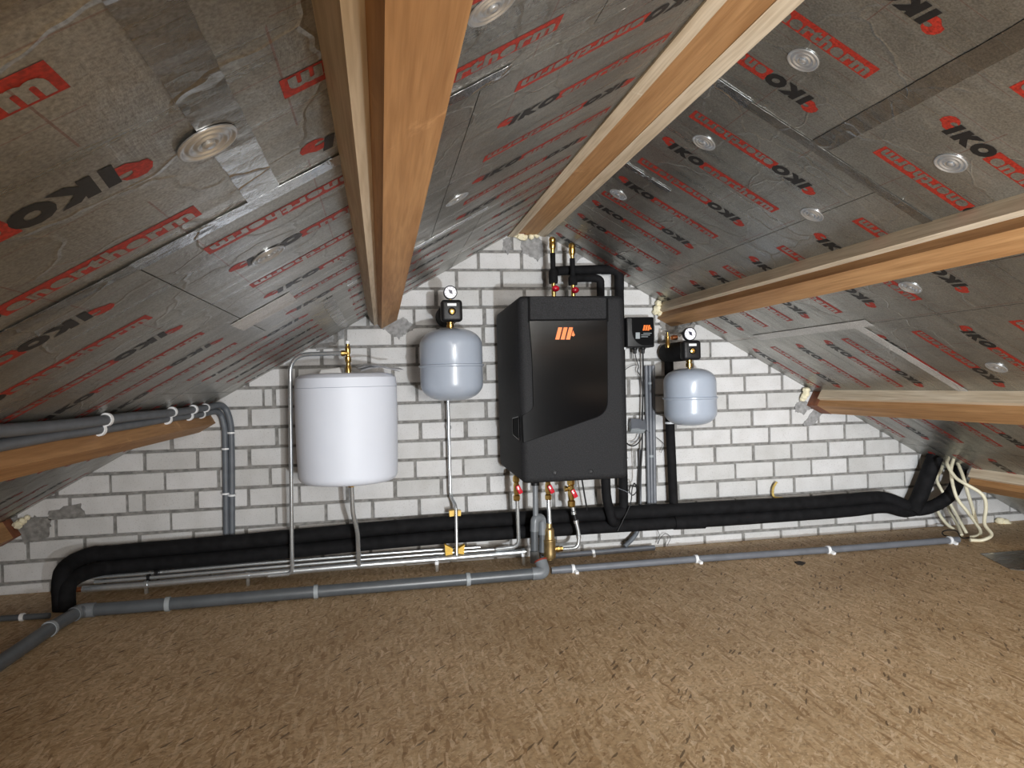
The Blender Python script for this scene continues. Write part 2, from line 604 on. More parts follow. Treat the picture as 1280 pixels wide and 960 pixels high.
# ---- bricks, one object each; head joints read course by course
HB, LB_ = 0.094, 0.2263
HJ = {-1: [881, 929.5, 977, 1023.6, 1069.7, 1114.7, 1159],
      0: [2.3, 142, 211, 522.9, 904, 951.9, 999, 1045, 1090.8],
      1: [34.5, 494.4],
      2: [69.8, 143.4, 213.5, 345, 407, 466, 523.9, 582.3, 897.2, 946, 993.6, 1040.5, 1085, 1131],
      3: [87.4, 158.7, 179.3, 245.4, 310.4, 374, 493.7, 551.8, 610.3, 870.5, 919.4, 967.5, 1015, 1060, 1105.3],
      4: [137.7, 206, 273, 337, 519, 579, 893.6, 942, 989.2, 1035.3, 1080.9, 1125.5],
      5: [179.8, 246.2, 311, 373, 551.6, 607.6, 865.9, 914.4, 962.3, 1010, 1056.6],
      6: [214.4, 345.3, 525.4, 582.2, 892.8, 940.5, 988.4, 1058.4],
      7: [312, 553, 607.4, 910, 958.4],
      8: [328.9, 342.5, 521.5, 931, 978],
      9: [370.6, 605.8, 914.4, 962.3],
      10: [461.4, 521.3, 888],
      11: [431.9, 490.6, 603.7],
      12: [517.5, 605.6], 13: [545, 600], 14: [571, 626.5], 15: [597.5], 16: [640]}


def wall_x(px, z):
    x = P(px, 560).x
    for _ in range(4):
        x = P(px, proj((x, 0, z))[1]).x
    return x


brick_meshes = {}


def brick_mesh(w, h):
    key = (round(w, 3), round(h, 3))
    if key not in brick_meshes:
        mb = MB().box((-w / 2, 0, -h / 2), (w / 2, 0.035, h / 2), 0.003)
        brick_meshes[key] = mb.mesh('brick', ['brick'])
    return brick_meshes[key]


for k, lst in HJ.items():
    zc = (k + 0.5) * HB
    xs = sorted(wall_x(px, zc) for px in lst)
    full = [xs[0]]
    for a, b_ in zip(xs, xs[1:]):
        n = max(1, round((b_ - a) / LB_))
        full += [a + (b_ - a) * (i + 1) / n for i in range(n)]
    while full[0] > -2.4:
        full.insert(0, full[0] - LB_)
    while full[-1] < 3.9:
        full.append(full[-1] + LB_)
    z0, z1 = k * HB + 0.0065, (k + 1) * HB - 0.0065
    if z0 < FLOOR:
        z0 = FLOOR
    for a, b_ in zip(full, full[1:]):
        xa, xb = a + 0.0065 + random.uniform(-0.002, 0.003), b_ - 0.0065 - random.uniform(-0.002, 0.003)
        # skip bricks that lie wholly above the roof line
        zl = max(min(LA + LB * x, RA + RB * x) for x in (xa, xb, min(max(XR, xa), xb)))
        if z0 > zl or xb < -1.78 or xa > 3.72:
            continue
        o = bpy.data.objects.new('brick', brick_mesh(round((xb - xa) / 0.004) * 0.004, z1 - z0))
        COL.objects.link(o)
        o.location = ((xa + xb) / 2, random.uniform(-0.0015, 0.0015), (z0 + z1) / 2 + random.uniform(-0.001, 0.001))
        o.rotation_euler = (0, random.uniform(-0.006, 0.006), 0)
        o.parent = wall


# ---- mortar smears on the wall
def smear(pts, mat='mortar_smear', th=0.004, name='mortar_patch'):
    poly = []
    n = len(pts)
    for i in range(n):
        a, b_ = Vector(pts[i]), Vector(pts[(i + 1) % n])
        for k in range(6):
            q = a.lerp(b_, k / 6) + Vector((random.uniform(-1.6, 1.6), random.uniform(-1.6, 1.6)))
            poly.append(P(q.x, q.y, -th))
    mb = MB().prism(poly, (0, th, 0))
    return obj(name, mb, mat, wall, smooth=False)


smear([(478, 410), (503, 396), (512, 404), (522, 408), (508, 416), (500, 424), (488, 418)])
smear([(651, 297), (672, 294), (682, 305), (680, 318), (672, 326), (660, 318), (652, 318)])
smear([(629, 300), (638, 296), (640, 310), (634, 318), (628, 312)])
smear([(824, 396), (868, 404), (868, 410), (850, 420), (826, 412)], 'mortar')
smear([(846, 404), (866, 402), (852, 418), (838, 418)], 'mortar')
smear([(994, 506), (1004, 498), (1014, 508), (1005, 518), (996, 516)])
smear([(1018, 512), (1036, 510), (1014, 533), (1004, 531)])
smear([(18, 655), (44, 645), (64, 650), (62, 672), (30, 680)], 'mortar')
smear([(60, 640), (100, 628), (106, 646), (60, 652)], 'mortar')
smear([(386, 412), (432, 410), (430, 424), (396, 440)])
smear([(694, 300), (716, 296), (735, 318), (720, 328), (712, 308)])
smear([(740, 322), (764, 330), (782, 346), (760, 336)])

# ------------------------------------------------------------------ sloping ceilings of foil-faced insulation boards
CL = math.hypot(1, LB)
CR = math.hypot(1, RB)


def roof_frame(side):
    if side == 'L':
        d = Vector((1, 0, LB)).normalized()
        o = Vector((XR, 0, LA + LB * XR))
    else:
        d = Vector((1, 0, RB)).normalized()
        o = Vector((XR, 0, RA + RB * XR))
    n = Vector((d.z, 0, -d.x))          # into the room
    return o, d, n


def rp(side, s, Y, h=0.0):
    o, d, n = roof_frame(side)
    return o + d * s + n * h + Vector((0, Y, 0))


# printed marking, one mesh shared by all boards
def text_mesh(body, size_w, size_h, bold, shear=0.0, space=1.0):
    cu = bpy.data.curves.new('t', 'FONT')
    cu.body = body
    cu.offset = bold
    cu.shear = shear
    cu.space_character = space
    cu.resolution_u = 3
    cu.fill_mode = 'FRONT'
    t = bpy.data.objects.new('t', cu)
    COL.objects.link(t)
    bpy.context.view_layer.update()
    me = bpy.data.meshes.new_from_object(t.evaluated_get(bpy.context.evaluated_depsgraph_get()))
    bpy.data.objects.remove(t)
    bpy.data.curves.remove(cu)
    vs = [v.co.copy() for v in me.vertices]
    fs = [list(p.vertices) for p in me.polygons]
    bpy.data.meshes.remove(me)
    x0, x1 = min(v.x for v in vs), max(v.x for v in vs)
    y0, y1 = min(v.y for v in vs), max(v.y for v in vs)
    vs = [Vector(((v.x - x0) / (x1 - x0) * size_w, (v.y - y0) / (y1 - y0) * size_h, 0)) for v in vs]
    return vs, fs


def make_print():
    mb = MB()
    # bird-head emblem: head, hooked beak, crest
    head = [(0.002, -0.004), (0.000, 0.006), (0.004, 0.016), (0.012, 0.022), (0.022, 0.022), (0.031, 0.017), (0.034, 0.010),
            (0.027, 0.012), (0.021, 0.009), (0.020, 0.003), (0.026, 0.002), (0.034, 0.003), (0.035, -0.006), (0.030, -0.014), (0.020, -0.014), (0.010, -0.006)]
    mb.add([(x * 1.15 - 0.004, y * 1.25 + 0.006, 0.0005) for x, y in head], [list(range(len(head)))], 0)
    vs, fs = text_mesh('IKO', 0.122, 0.050, 0.092, 0.14, 1.36)
    mb.add([v + Vector((0.029, -0.025, 0.0007)) for v in vs], fs, 1)
    bx, bw, bh = 0.148, 0.285, 0.047
    mb.add([(bx, -bh / 2, 0.0005), (bx + bw, -bh / 2, 0.0005), (bx + bw, bh / 2, 0.0005), (bx, bh / 2, 0.0005)], [[0, 1, 2, 3]], 0)
    vs, fs = text_mesh('enertherm', bw - 0.020, 0.041, 0.048, 0.0, 1.12)
    mb.add([v + Vector((bx + 0.011, -0.0200, 0.0010)) for v in vs], fs, 2)
    return mb.mesh('print', ['print_red', 'print_black', 'foil'], smooth=False)


PRINT = make_print()
PL = 0.433


def add_print(board, side, s0, Y, rot):
    o, d, n = roof_frame(side)
    up = Vector((0, -1, 0))
    if rot:
        X, U_, org = -d, -up, rp(side, s0 + PL, Y)
    else:
        X, U_, org = d, up, rp(side, s0, Y)
    M = Matrix((X, U_, n)).transposed().to_4x4()
    M.translation = org
    p = bpy.data.objects.new('print', PRINT)
    COL.objects.link(p)
    p.parent = board
    p.matrix_basis = M


def ceiling(side):
    o, d, n = roof_frame(side)
    s_lo, s_hi = (-3.55, 0.02) if side == 'L' else (-0.02, 3.55)
    a, b_ = rp(side, s_lo, 0.1, -0.032), rp(side, s_hi, 0.1, -0.032)
    mb = MB().prism([a, b_, b_ - n * 0.02, a - n * 0.02], (0, YB - 0.2, 0))
    root = struct(obj('ceiling_left' if side == 'L' else 'ceiling_right', mb, 'backing', smooth=False))
    if side == 'L':
        zones = [(-1.19, 0.0, -1.055, [(-1.08, 1), (-0.88, 0), (-0.68, 1), (-0.48, 0), (-0.28, 1), (-0.09, 0)]),
                 (-2.39, -1.19, -1.27, [(-2.28, 1), (-2.08, 0), (-1.88, 1), (-1.68, 0), (-1.48, 1), (-1.28, 0)]),
                 (-3.59, -2.39, -1.055, [(-2.478, 0), (-2.695, 1), (-2.90, 0), (-3.1, 1)]),
                 (-4.79, -3.59, -1.27, []), (-5.99, -4.79, -1.055, []), (YB, -5.99, -1.27, [])]
        cl = lambda s: (max(s, s_lo), min(s, s_hi))
    else:
        zones = [(-0.64, 0.0, 0.05, [(-0.50, 0), (-0.30, 1), (-0.11, 0)]),
                 (-1.84, -0.64, 0.05, [(-1.665, 1), (-1.455, 0), (-1.26, 1), (-1.05, 0), (-0.86, 1), (-0.72, 0)]),
                 (-3.04, -1.84, 0.435, [(-1.975, 1), (-2.165, 0), (-2.36, 1), (-2.56, 0), (-2.76, 1)]),
                 (-4.24, -3.04, 0.05, []), (-5.44, -4.24, 0.435, []), (YB, -5.44, 0.05, [])]
    for (y0, y1, s0, rows) in zones:
        k = math.floor((s_lo - s0) / 0.6)
        while True:
            a, b_ = s0 + 0.6 * k, s0 + 0.6 * (k + 1)
            k += 1
            if a >= s_hi:
                break
            if b_ <= s_lo:
                continue
            aa, bb = max(a, s_lo) + 0.001, min(b_, s_hi) - 0.001
            q0, q1 = rp(side, aa, y1 - 0.001), rp(side, bb, y1 - 0.001)
            mb = MB().prism([q0, q1, q1 - n * 0.03, q0 - n * 0.03], (0, y0 - y1 + 0.002, 0))
            bo = obj('insulation_board', mb, 'foil', root, smooth=False)
            jit = random.uniform(-0.012, 0.012)
            for (yy, rot) in rows:
                if a + 0.08 + PL > (-2.6 if side == 'L' else 0.0) and a < (0 if side == 'L' else 2.9):
                    add_print(bo, side, a + 0.082 + jit, yy, rot)
    return root


CEIL = {'L': ceiling('L'), 'R': ceiling('R')}


def tape(side, s0, s1, y0, y1, mat='foil_tape', h=0.0016):
    mb = MB()
    ns = max(2, int(abs(s1 - s0) / 0.018))
    ny = max(2, int(abs(y1 - y0) / 0.018))
    vs, fs = [], []
    for i in range(ns + 1):
        for j in range(ny + 1):
            hh = h + random.uniform(0, 0.0010)
            e = random.uniform(-0.0008, 0.0008)
            vs.append(rp(side, s0 + (s1 - s0) * i / ns + e, y0 + (y1 - y0) * j / ny + e, hh))
    for i in range(ns):
        for j in range(ny):
            a = i * (ny + 1) + j
            fs.append([a, a + ny + 1, a + ny + 2, a + 1])
    mb.add(vs, fs)
    # thin edge so the strip is a sheet with thickness
    o = obj('foil_tape', mb, mat, CEIL[side], smooth=False)
    md = o.modifiers.new('solid', 'SOLIDIFY')
    md.thickness = 0.0006
    return o


tape('L', -1.082, -1.030, -3.5, -2.62, 'foil_tape_dark_reflection')
tape('L', -1.082, -1.030, -2.62, -2.37)
tape('L', -1.27, -0.62, -2.412, -2.368, 'foil_tape')
tape('L', -1.75, -1.27, -2.410, -2.372, 'foil_tape_dark_reflection')
tape('L', -1.7, -0.9, -3.03, -2.98, 'foil_tape_dark_reflection')
tape('L', -0.98, -0.45, -1.215, -1.170, 'foil_tape')
tape('L', -1.08, -1.035, -1.16, -0.03, 'foil_tape_dark_reflection')
tape('L', -1.30, -1.13, -1.60, -1.42, 'foil_tape_pale')
tape('R', 0.41, 0.462, -2.9, -1.84, 'foil_tape_dark_reflection')
tape('R', 0.09, 0.22, -1.862, -1.822, 'foil_tape')
tape('R', 0.22, 0.95, -1.858, -1.824, 'foil_tape_dark_reflection')
tape('R', 0.09, 0.30, -1.19, -1.165, 'foil_tape')
tape('R', 1.22, 1.268, -1.12, -0.30, 'foil_tape_pale')
tape('R', 1.26, 1.95, -1.060, -1.010, 'foil_tape_pale')
tape('R', 1.84, 1.88, -0.55, -0.02, 'foil_tape_pale')


def disc_mesh():
    prof = [(0.0005, 0.0015)]
    R = 0.036
    for i in range(1, 36):
        r = R * i / 35
        prof.append((r, 0.0018 + 0.0013 * math.sin(r / R * math.pi * 7.0)))
    prof.append((R, 0.0002))
    mb = MB().lathe(prof, (0, 0, 0), (0, 0, 1), 28)
    mb.lathe([(0.0075, 0.001), (0.0075, 0.0045), (0.005, 0.006), (0.0002, 0.006)], (0, 0, 0), (0, 0, 1), 12)
    return mb.mesh('fixing_disc', ['steel_disc'])


DISC = disc_mesh()
for side, s, Y in (('L', -1.079, -2.668), ('L', -1.109, -2.064), ('L', -0.699, -2.641), ('L', -0.62, -1.60), ('R', 0.216, -2.083), ('R', 0.653, -2.074),
                   ('R', 0.23, -1.57), ('R', 0.641, -1.554), ('R', 0.187, -0.921), ('R', 1.08, -1.50), ('R', 1.62, -1.35)):
    o_, d_, n_ = roof_frame(side)
    M = Matrix((d_, Vector((0, -1, 0)), n_)).transposed().to_4x4()
    M.translation = rp(side, s, Y, 0.0005 if (side, s) != ('L', -1.079) else 0.003)
    o = bpy.data.objects.new('fixing_disc', DISC)
    COL.objects.link(o)
    o.parent = CEIL[side]
    o.matrix_basis = M


# ------------------------------------------------------------------ purlins
def purlin(name, side, s_up, width, prot, batten, label, y_end=0.0, near=YB + 0.02, bat_y1=0.0, gap=0.034, bt=0.021, stain=False, bside=1):
    """beam square to the slope. s_up: slope coordinate of its face that carries the batten"""
    root = thing(name, label, 'beam', rp(side, s_up, 0, prot))
    sg = bside
    mb = MB()
    s0, s1 = s_up, s_up + sg * width
    q = [rp(side, s0, y_end, 0.0), rp(side, s0, y_end, prot), rp(side, s1, y_end, prot), rp(side, s1, y_end, 0.0)]
    mb.prism(q, (0, near - y_end, 0))
    obj('timber', mb, 'beam_wood', root, smooth=False)
    if batten:
        b0, b1 = s_up - sg * bt, s_up
        q = [rp(side, b0, bat_y1, 0.0), rp(side, b0, bat_y1, prot - gap), rp(side, b1, bat_y1, prot - gap), rp(side, b1, bat_y1, 0.0)]
        mb = MB().prism(q, (0, near - bat_y1, 0))
        o = obj('batten', mb, 'pale_wood', root, smooth=False)
        o['label'] = 'pale nailed timber batten'
    if stain:
        e = 0.0012
        q = [rp(side, s0 - sg * e, -0.002, -0.002), rp(side, s0 - sg * e, -0.002, prot + e), rp(side, s1 + sg * e, -0.002, prot + e), rp(side, s1 + sg * e, -0.002, -0.002)]
        mb = MB().prism(q, (0, -0.095 if sg > 0 else -0.07, 0))
        o = obj('treated_end', mb, 'red_wood', root, smooth=False)
        o['label'] = 'red-brown treated timber end'
    return root


def s_of(side, x):
    return (x - XR) * (CL if side == 'L' else CR)


def s_at(side, x, prot):
    """slope coordinate of a beam whose lower corner at that protrusion has this x"""
    o, d, n = roof_frame(side)
    return (x - o.x - n.x * prot) / d.x


sA = s_at('L', 0.0106, 0.090)
purlin('purlin', 'L', sA, 0.087, 0.090, True, 'thick timber purlin on the left slope directly overhead with a pale batten', bside=1, gap=0.0305, bt=0.022)
sL2 = s_at('L', -0.767, 0.085)
purlin('purlin', 'L', sL2, 0.085, 0.085, False, 'timber purlin low on the left slope carrying two grey conduits', bside=-1)
sL3 = s_at('L', -1.60, 0.085)
purlin('purlin', 'L', sL3, 0.085, 0.085, False, 'lowest left timber purlin, only its reddish wall end showing', bside=-1, stain=True)
purlin('purlin', 'R', s_of('R', 1.467) + 0.020, 0.089, 0.085, True, 'upper right timber purlin ending above the small grey vessel', bside=1, bt=0.020)
purlin('purlin', 'R', s_of('R', 2.325) + 0.020, 0.095, 0.085, True, 'middle right timber purlin with a red-brown treated wall end', bside=1, bt=0.020, bat_y1=-0.10, stain=True)
purlin('purlin', 'R', s_of('R', 3.103) + 0.020, 0.095, 0.085, True, 'lowest right timber purlin beside the cream cables', bside=1, bt=0.020, y_end=-0.25, bat_y1=-0.25)

root = thing('ridge_beam', 'timber ridge beam between two pale battens at the roof peak', 'beam', (0.75, 0, 1.585))
obj('timber', MB().box((0.692, YB + 0.02, 1.588), (0.799, 0.0, 1.72)), 'beam_wood', root, smooth=False)
mb = MB().prism([(0.652, 0, 1.578), (0.692, 0, 1.578), (0.692, 0, 1.615), (0.652, 0, 1.592)], (0, YB + 0.02, 0))
o = obj('batten', mb, 'pale_wood', root, smooth=False)
mb = MB().prism([(0.799, 0, 1.585), (0.850, 0, 1.581), (0.850, 0, 1.595), (0.799, 0, 1.622)], (0, YB + 0.02, 0))
o = obj('batten', mb, 'pale_wood', root, smooth=False)
mb = MB().box((0.705, -0.05, 1.5855), (0.735, -0.002, 1.589))
o = obj('treated_end', mb, 'red_wood', root, smooth=False)


simple('yellow_foam', (0.50, 0.36, 0.10), 0.7, 0.0, 0.2, 60)


def pp0(lst, Y):
    return [P(a, b_, Y) for a, b_ in lst]


# foam blobs at the beam ends
def foam_blob(pts, label):
    mb = MB()
    for (px, py, Y, r) in pts:
        bm = bmesh.new()
        bmesh.ops.create_icosphere(bm, subdivisions=2, radius=r)
        c = P(px, py, Y)
        for v in bm.verts:
            v.co = v.co * random.uniform(1.0, 1.45) + c
        mb.bm(bm)
    return tag(obj('foam_seal', mb, 'foam'), label, 'foam')


foam_blob([(645, 293, -0.02, 0.014), (651, 295, -0.025, 0.018), (656, 297, -0.02, 0.014), (664, 296, -0.015, 0.012), (671, 294, -0.012, 0.012)], 'yellowish foam squeezed out under the ridge beam end')
foam_blob([(823, 379, -0.02, 0.014), (822, 386, -0.02, 0.018), (819, 390, -0.02, 0.012), (825, 392, -0.02, 0.014)], 'yellowish foam at the wall end of the upper right purlin')
foam_blob([(1008, 488, -0.03, 0.016), (1008, 492, -0.03, 0.015), (1005, 496, -0.03, 0.014), (1003, 499, -0.02, 0.012)], 'pale foam scrap at the reddish end of the middle right purlin')
foam_blob([(22, 656, -0.02, 0.016), (28, 651, -0.02, 0.014), (34, 647, -0.02, 0.010)], 'pale foam at the reddish purlin end low on the left')
foam_blob([(1250, 652, -0.02, 0.02), (1257, 654, -0.03, 0.022), (1262, 657, -0.03, 0.02)], 'pale foam lump in the lower right corner behind the cables')
tag(obj('foam_seal', MB().tube(pp0([(978, 622.5), (969, 622), (966, 617), (967, 609), (971, 602.5)], -0.03), 0.0062, smooth=True, seg=8, ripple=0.5), 'yellow_foam'), 'yellow dried foam drip on the black pipe below the right bricks', 'foam')


# ------------------------------------------------------------------ pipework helpers
def pp(lst, Y=None):
    return [P(*t) if len(t) == 3 else P(t[0], t[1], Y) for t in lst]


def clip_on(parent, c, axis, r, mat, name='clip', w=0.012, foot=None):
    """band round a pipe with a small foot"""
    ax = Vector(axis).normalized()
    mb = MB().lathe([(r * 0.98, -w / 2), (r + 0.004, -w / 2), (r + 0.004, w / 2), (r * 0.98, w / 2)], c, ax, 16)
    if foot is not None:
        c = Vector(c)
        f = Vector(foot)
        L = f.length
        z = f.normalized()
        x = ax
        y = z.cross(x).normalized()
        M = Matrix((x, y, z)).transposed().to_4x4()
        M.translation = c
        mb.box((-w / 2, -0.006, r * 0.9), (w / 2, 0.006, L), 0, M)
    return obj(name, mb, mat, parent)


# ------------------------------------------------------------------ long black insulated pipe pair along the wall
Yp = -0.080
UP = [(78, 770, -0.31), (76, 728, -0.29), (84, 708, -0.22), (112, 694, -0.12), (150, 690, Yp), (300, 677, Yp), (560, 653.5, Yp), (850, 637, Yp), (1000, 629, Yp),
      (1062, 624.5, Yp), (1100, 622, Yp), (1122, 628, Yp), (1146, 637, -0.1), (1170, 631, -0.13), (1188, 618, -0.15), (1198, 598, -0.15), (1202, 566, -0.14)]
t = thing('insulated_pipe', 'upper black foam-insulated pipe running along the brick wall', 'pipe', P(600, 655, Yp))
obj('pipe_jacket', MB().tube(pp(UP), 0.0345, smooth=True, seg=16, ripple=0.05), 'black_foam', t)
LO = [(84, 770, -0.32), (84, 735, -0.30), (94, 722, -0.22), (120, 712, -0.13), (160, 707, Yp - 0.005), (300, 695, Yp - 0.005), (560, 671, Yp - 0.005), (850, 653, Yp - 0.005), (1000, 643.5, Yp), (1062, 638.5, Yp),
      (1105, 634, Yp), (1128, 639, Yp), (1142, 638, -0.09)]
t = thing('insulated_pipe', 'lower black foam-insulated pipe running along the brick wall', 'pipe', P(600, 672, Yp))
obj('pipe_jacket', MB().tube(pp(LO), 0.033, smooth=True, seg=16, ripple=0.05), 'black_foam', t)
obj('riser_jacket', MB().tube(pp([(1140, 640, -0.10), (1149, 622, -0.10), (1172, 562, -0.10)]), 0.042, seg=18, ripple=0.03), 'black_foam', t)
# small branch at the middle of the lower pipe, wrapped joint
obj('wrapped_joint', MB().tube(pp([(842, 653, Yp - 0.005), (880, 651.5, Yp - 0.005)]), 0.038, seg=16), 'black_foam', t)

# ------------------------------------------------------------------ heating unit on the wall
bl, br = P(622, 480, -0.05).x, 1.122
fl, fr = P(650, 480, -0.50).x, P(783.5, 480, -0.50).x
zt_f, zb_f = P(700, 368.5, -0.50).z, P(700, 603.5, -0.50).z
zt_b, zb_b = P(622, 391, -0.05).z, P(622, 583, -0.05).z
unit = thing('heat_pump_unit', 'tall charcoal wall-hung heating unit with glossy black front panel and orange logo', 'heat pump', ((fl + fr) / 2, -0.05, zb_b))
mb = MB().hull8([(bl, -0.03, zb_b), (br, -0.03, zb_b), (br, -0.03, zt_b), (bl, -0.03, zt_b),
                 (fl, -0.50, zb_f), (fr, -0.50, zb_f), (fr, -0.50, zt_f), (fl, -0.50, zt_f)], 0.030, 4)
obj('casing', mb, 'charcoal_shell', unit)


def front(poly, y0, th):
    return MB().prism([P(px, py, y0) for px, py in poly], (0, -th, 0))


def rounded(poly, r_px, n=5):
    out = []
    k = len(poly)
    for i in range(k):
        a, b_, c = Vector(poly[i - 1]), Vector(poly[i]), Vector(poly[(i + 1) % k])
        d1, d2 = a - b_, c - b_
        f = min(r_px[i] if isinstance(r_px, (list, tuple)) else r_px, d1.length * 0.45, d2.length * 0.45)
        q0, q2 = b_ + d1.normalized() * f, b_ + d2.normalized() * f
        for j in range(n):
            tt = j / (n - 1)
            q = q0 * (1 - tt) ** 2 + b_ * 2 * tt * (1 - tt) + q2 * tt * tt
            out.append((q.x, q.y))
    return out


obj('seam', front([(659.6, 371.5), (760.0, 373), (760.2, 402.2), (659.8, 403)], -0.499, 0.0035), 'charcoal_dark', unit, False)
obj('lid', front(rounded([(662.2, 371), (757.0, 372.5), (757.0, 398.2), (662.4, 399.4)], 1.5), -0.4995, 0.006), 'charcoal_shell', unit, False)
gl = rounded([(661.6, 401.6), (758.2, 400.6), (758.9, 516), (654.6, 553), (653.2, 519.5), (666.9, 511.5), (665.4, 450)], [1, 1, 16, 1, 2, 9, 14], 7)
obj('panel_gap', front([(px + (1.0 if px > 700 else -1.0), py + (1.0 if py > 500 else -0.5)) for px, py in gl], -0.499, 0.0018), 'charcoal_dark', unit, False)
obj('glossy_panel', front(gl, -0.4995, 0.0045), 'black_gloss', unit, False)
mb = MB()
for x0 in (694.6, 701.3, 708.0):
    q = [(x0 + 3.3, 409.2), (x0 + 8.2, 409.2), (x0 + 4.4, 424.4), (x0 - 0.6, 424.4)]
    mb.prism([P(px, py, -0.5042) for px, py in q], (0, -0.0008, 0))
mb.prism([P(px, py, -0.5042) for px, py in ((716.2, 413.0), (718.6, 418.8), (716.6, 420.6), (714.4, 419.4))], (0, -0.0008, 0))
obj('logo', mb, 'orange_logo', unit, False)
for px, py in ((693.4, 590.6), (738.5, 589.2)):
    mb = MB().lathe([(0.0105, 0), (0.0105, 0.002), (0.0085, 0.003), (0.008, 0.001), (0.0055, 0.001), (0.005, 0.004), (0.0002, 0.004)], P(px, py, -0.499), (0, -1, 0), 16)
    obj('screw', mb, 'black_plastic', unit)
# grip recess wrapped round the left edge
gx = lambda Y: fl + (bl - fl) * (-0.5 - Y) / (-0.47)
g = []
zg0, zg1 = P(652, 552, -0.5).z, P(652, 521, -0.5).z
g = [Vector((fl - 0.0005, -0.472, zg0 + 0.004)), Vector((fl - 0.0005, -0.472, zg1)), Vector((gx(-0.36) - 0.0005, -0.36, zg1 - 0.012)), Vector((gx(-0.36) - 0.0005, -0.36, zg0 + 0.022))]
obj('grip_recess', MB().prism(g, (-0.0025, 0, 0)), 'charcoal_dark', unit, False)
mb = MB().tube([g[0] + Vector((-.002, 0, 0)), g[1] + Vector((-.002, 0, 0)), g[2] + Vector((-.002, 0, 0)), g[3] + Vector((-.002, 0, 0)), g[0] + Vector((-.002, 0, 0))], 0.003, 0.004, 6)
obj('grip_rim', mb, 'black_gloss', unit)

# ------------------------------------------------------------------ insulated risers with brass air vents above the unit
Yr = -0.16


def riser(px, y_br0, y_br1, y_thick, y_bot, ykn, label):
    c = P(px, y_bot, Yr)
    t = thing('air_vent_riser', label, 'air vent', c)
    top = P(px, y_br0, Yr).z
    b1 = P(px, y_br1, Yr).z
    th = P(px, y_thick, Yr).z
    kn = P(px, ykn, Yr).z
    x, y = c.x, c.y
    h = top - b1
    mb = MB().lathe([(0.009, 0), (0.010, h * 0.15), (0.013, h * 0.25), (0.0165, h * 0.35), (0.0165, h * 0.62), (0.014, h * 0.66), (0.0165, h * 0.70), (0.0165, h * 0.88), (0.012, h * 0.96), (0.006, h), (0.0002, h)], (x, y, b1), (0, 0, 1), 18)
    obj('vent', mb, 'brass', t)
    obj('neck_jacket', MB().lathe([(0.013, 0), (0.0135, b1 - th)], (x, y, th), (0, 0, 1), 14), 'black_foam', t)
    obj('jacket', MB().lathe([(0.021, kn + 0.028 - kn), (0.023, 0.04), (0.022, th - kn - 0.005), (0.015, th - kn + 0.006)], (x, y, kn), (0, 0, 1), 16), 'black_foam', t)
    obj('stub', MB().lathe([(0.011, 0), (0.011, kn + 0.04 - c.z)], (x, y, c.z), (0, 0, 1), 12), 'brass', t)
    bm = bmesh.new()
    bmesh.ops.create_uvsphere(bm, u_segments=14, v_segments=10, radius=0.0155)
    bmesh.ops.scale(bm, vec=(1.25, 0.9, 1.0), verts=bm.verts[:])
    bmesh.ops.translate(bm, vec=Vector((x + 0.004, y - 0.024, kn)), verts=bm.verts[:])
    kb = obj('valve_knob', MB().bm(bm), 'red_handle', t)
    kb['label'] = 'glossy red valve knob'
    return t


riser(692.3, 296, 316.5, 338, 372, 361.5, 'brass air vent on the left black riser above the heating unit')
riser(716.6, 303.5, 323, 346, 372, 363.5, 'brass air vent on the right black riser above the heating unit')

t = thing('insulated_pipe', 'black insulated pipe bending from above the heating unit down its right side', 'pipe', P(774, 400, -0.075))
obj('pipe_jacket', MB().tube(pp([(694, 339, -0.15), (708, 338, -0.11), (764, 336.5, -0.075), (773.5, 340, -0.075), (775.5, 430, -0.075), (778, 560, -0.075), (779.5, 618, -0.075), (779.5, 640, Yp)]), 0.0235, 0.055, 14, ripple=0.04), 'black_foam', t)
obj('elbow', MB().tube(pp([(752, 337, -0.075), (774, 336.8, -0.075), (774, 362, -0.075)]), 0.025, 0.05, 14), 'black_foam', t)
for px, py in ((778.5, 436), (781.5, 574)):
    obj('pipe_strap', MB().lathe([(0.0245, -0.006), (0.026, -0.006), (0.026, 0.006), (0.0245, 0.006)], P(px - 2.2, py, -0.075), (0, 0, 1), 16), 'white_plastic', t)
t = thing('insulated_pipe', 'short black insulated pipe arching from the right riser into the unit top', 'pipe', P(750, 360, -0.11))
obj('pipe_jacket', MB().tube(pp([(718, 348, -0.14), (728, 347.5, -0.115), (744, 347.5, -0.11), (750.5, 350, -0.11), (751, 374, -0.11)]), 0.0205, 0.04, 14, ripple=0.04), 'black_foam', t)
t = thing('insulated_pipe', 'black insulated pipe dropping from the unit underside onto the wall pipes', 'pipe', P(760, 640, -0.14))
obj('pipe_jacket', MB().tube(pp([(757, 596, -0.15), (758, 622, -0.15), (763, 642, -0.15), (766, 654, -0.135), (772, 652, Yp)]), 0.0235, 0.05, 14, ripple=0.04), 'black_foam', t)
t = thing('insulated_pipe', 'black insulated pipe standing behind the small right grey vessel', 'pipe', P(838, 630, -0.05))
obj('pipe_jacket', MB().tube(pp([(836, 440, -0.055), (837, 520, -0.055), (842.5, 640, -0.065)]), 0.0235, 0.03, 14, ripple=0.04), 'black_foam', t)
obj('pipe_strap', MB().lathe([(0.024, -0.005), (0.0255, -0.005), (0.0255, 0.005), (0.024, 0.005)], P(837.3, 528.5, -0.055), (0, 0, 1), 16), 'white_plastic', t)


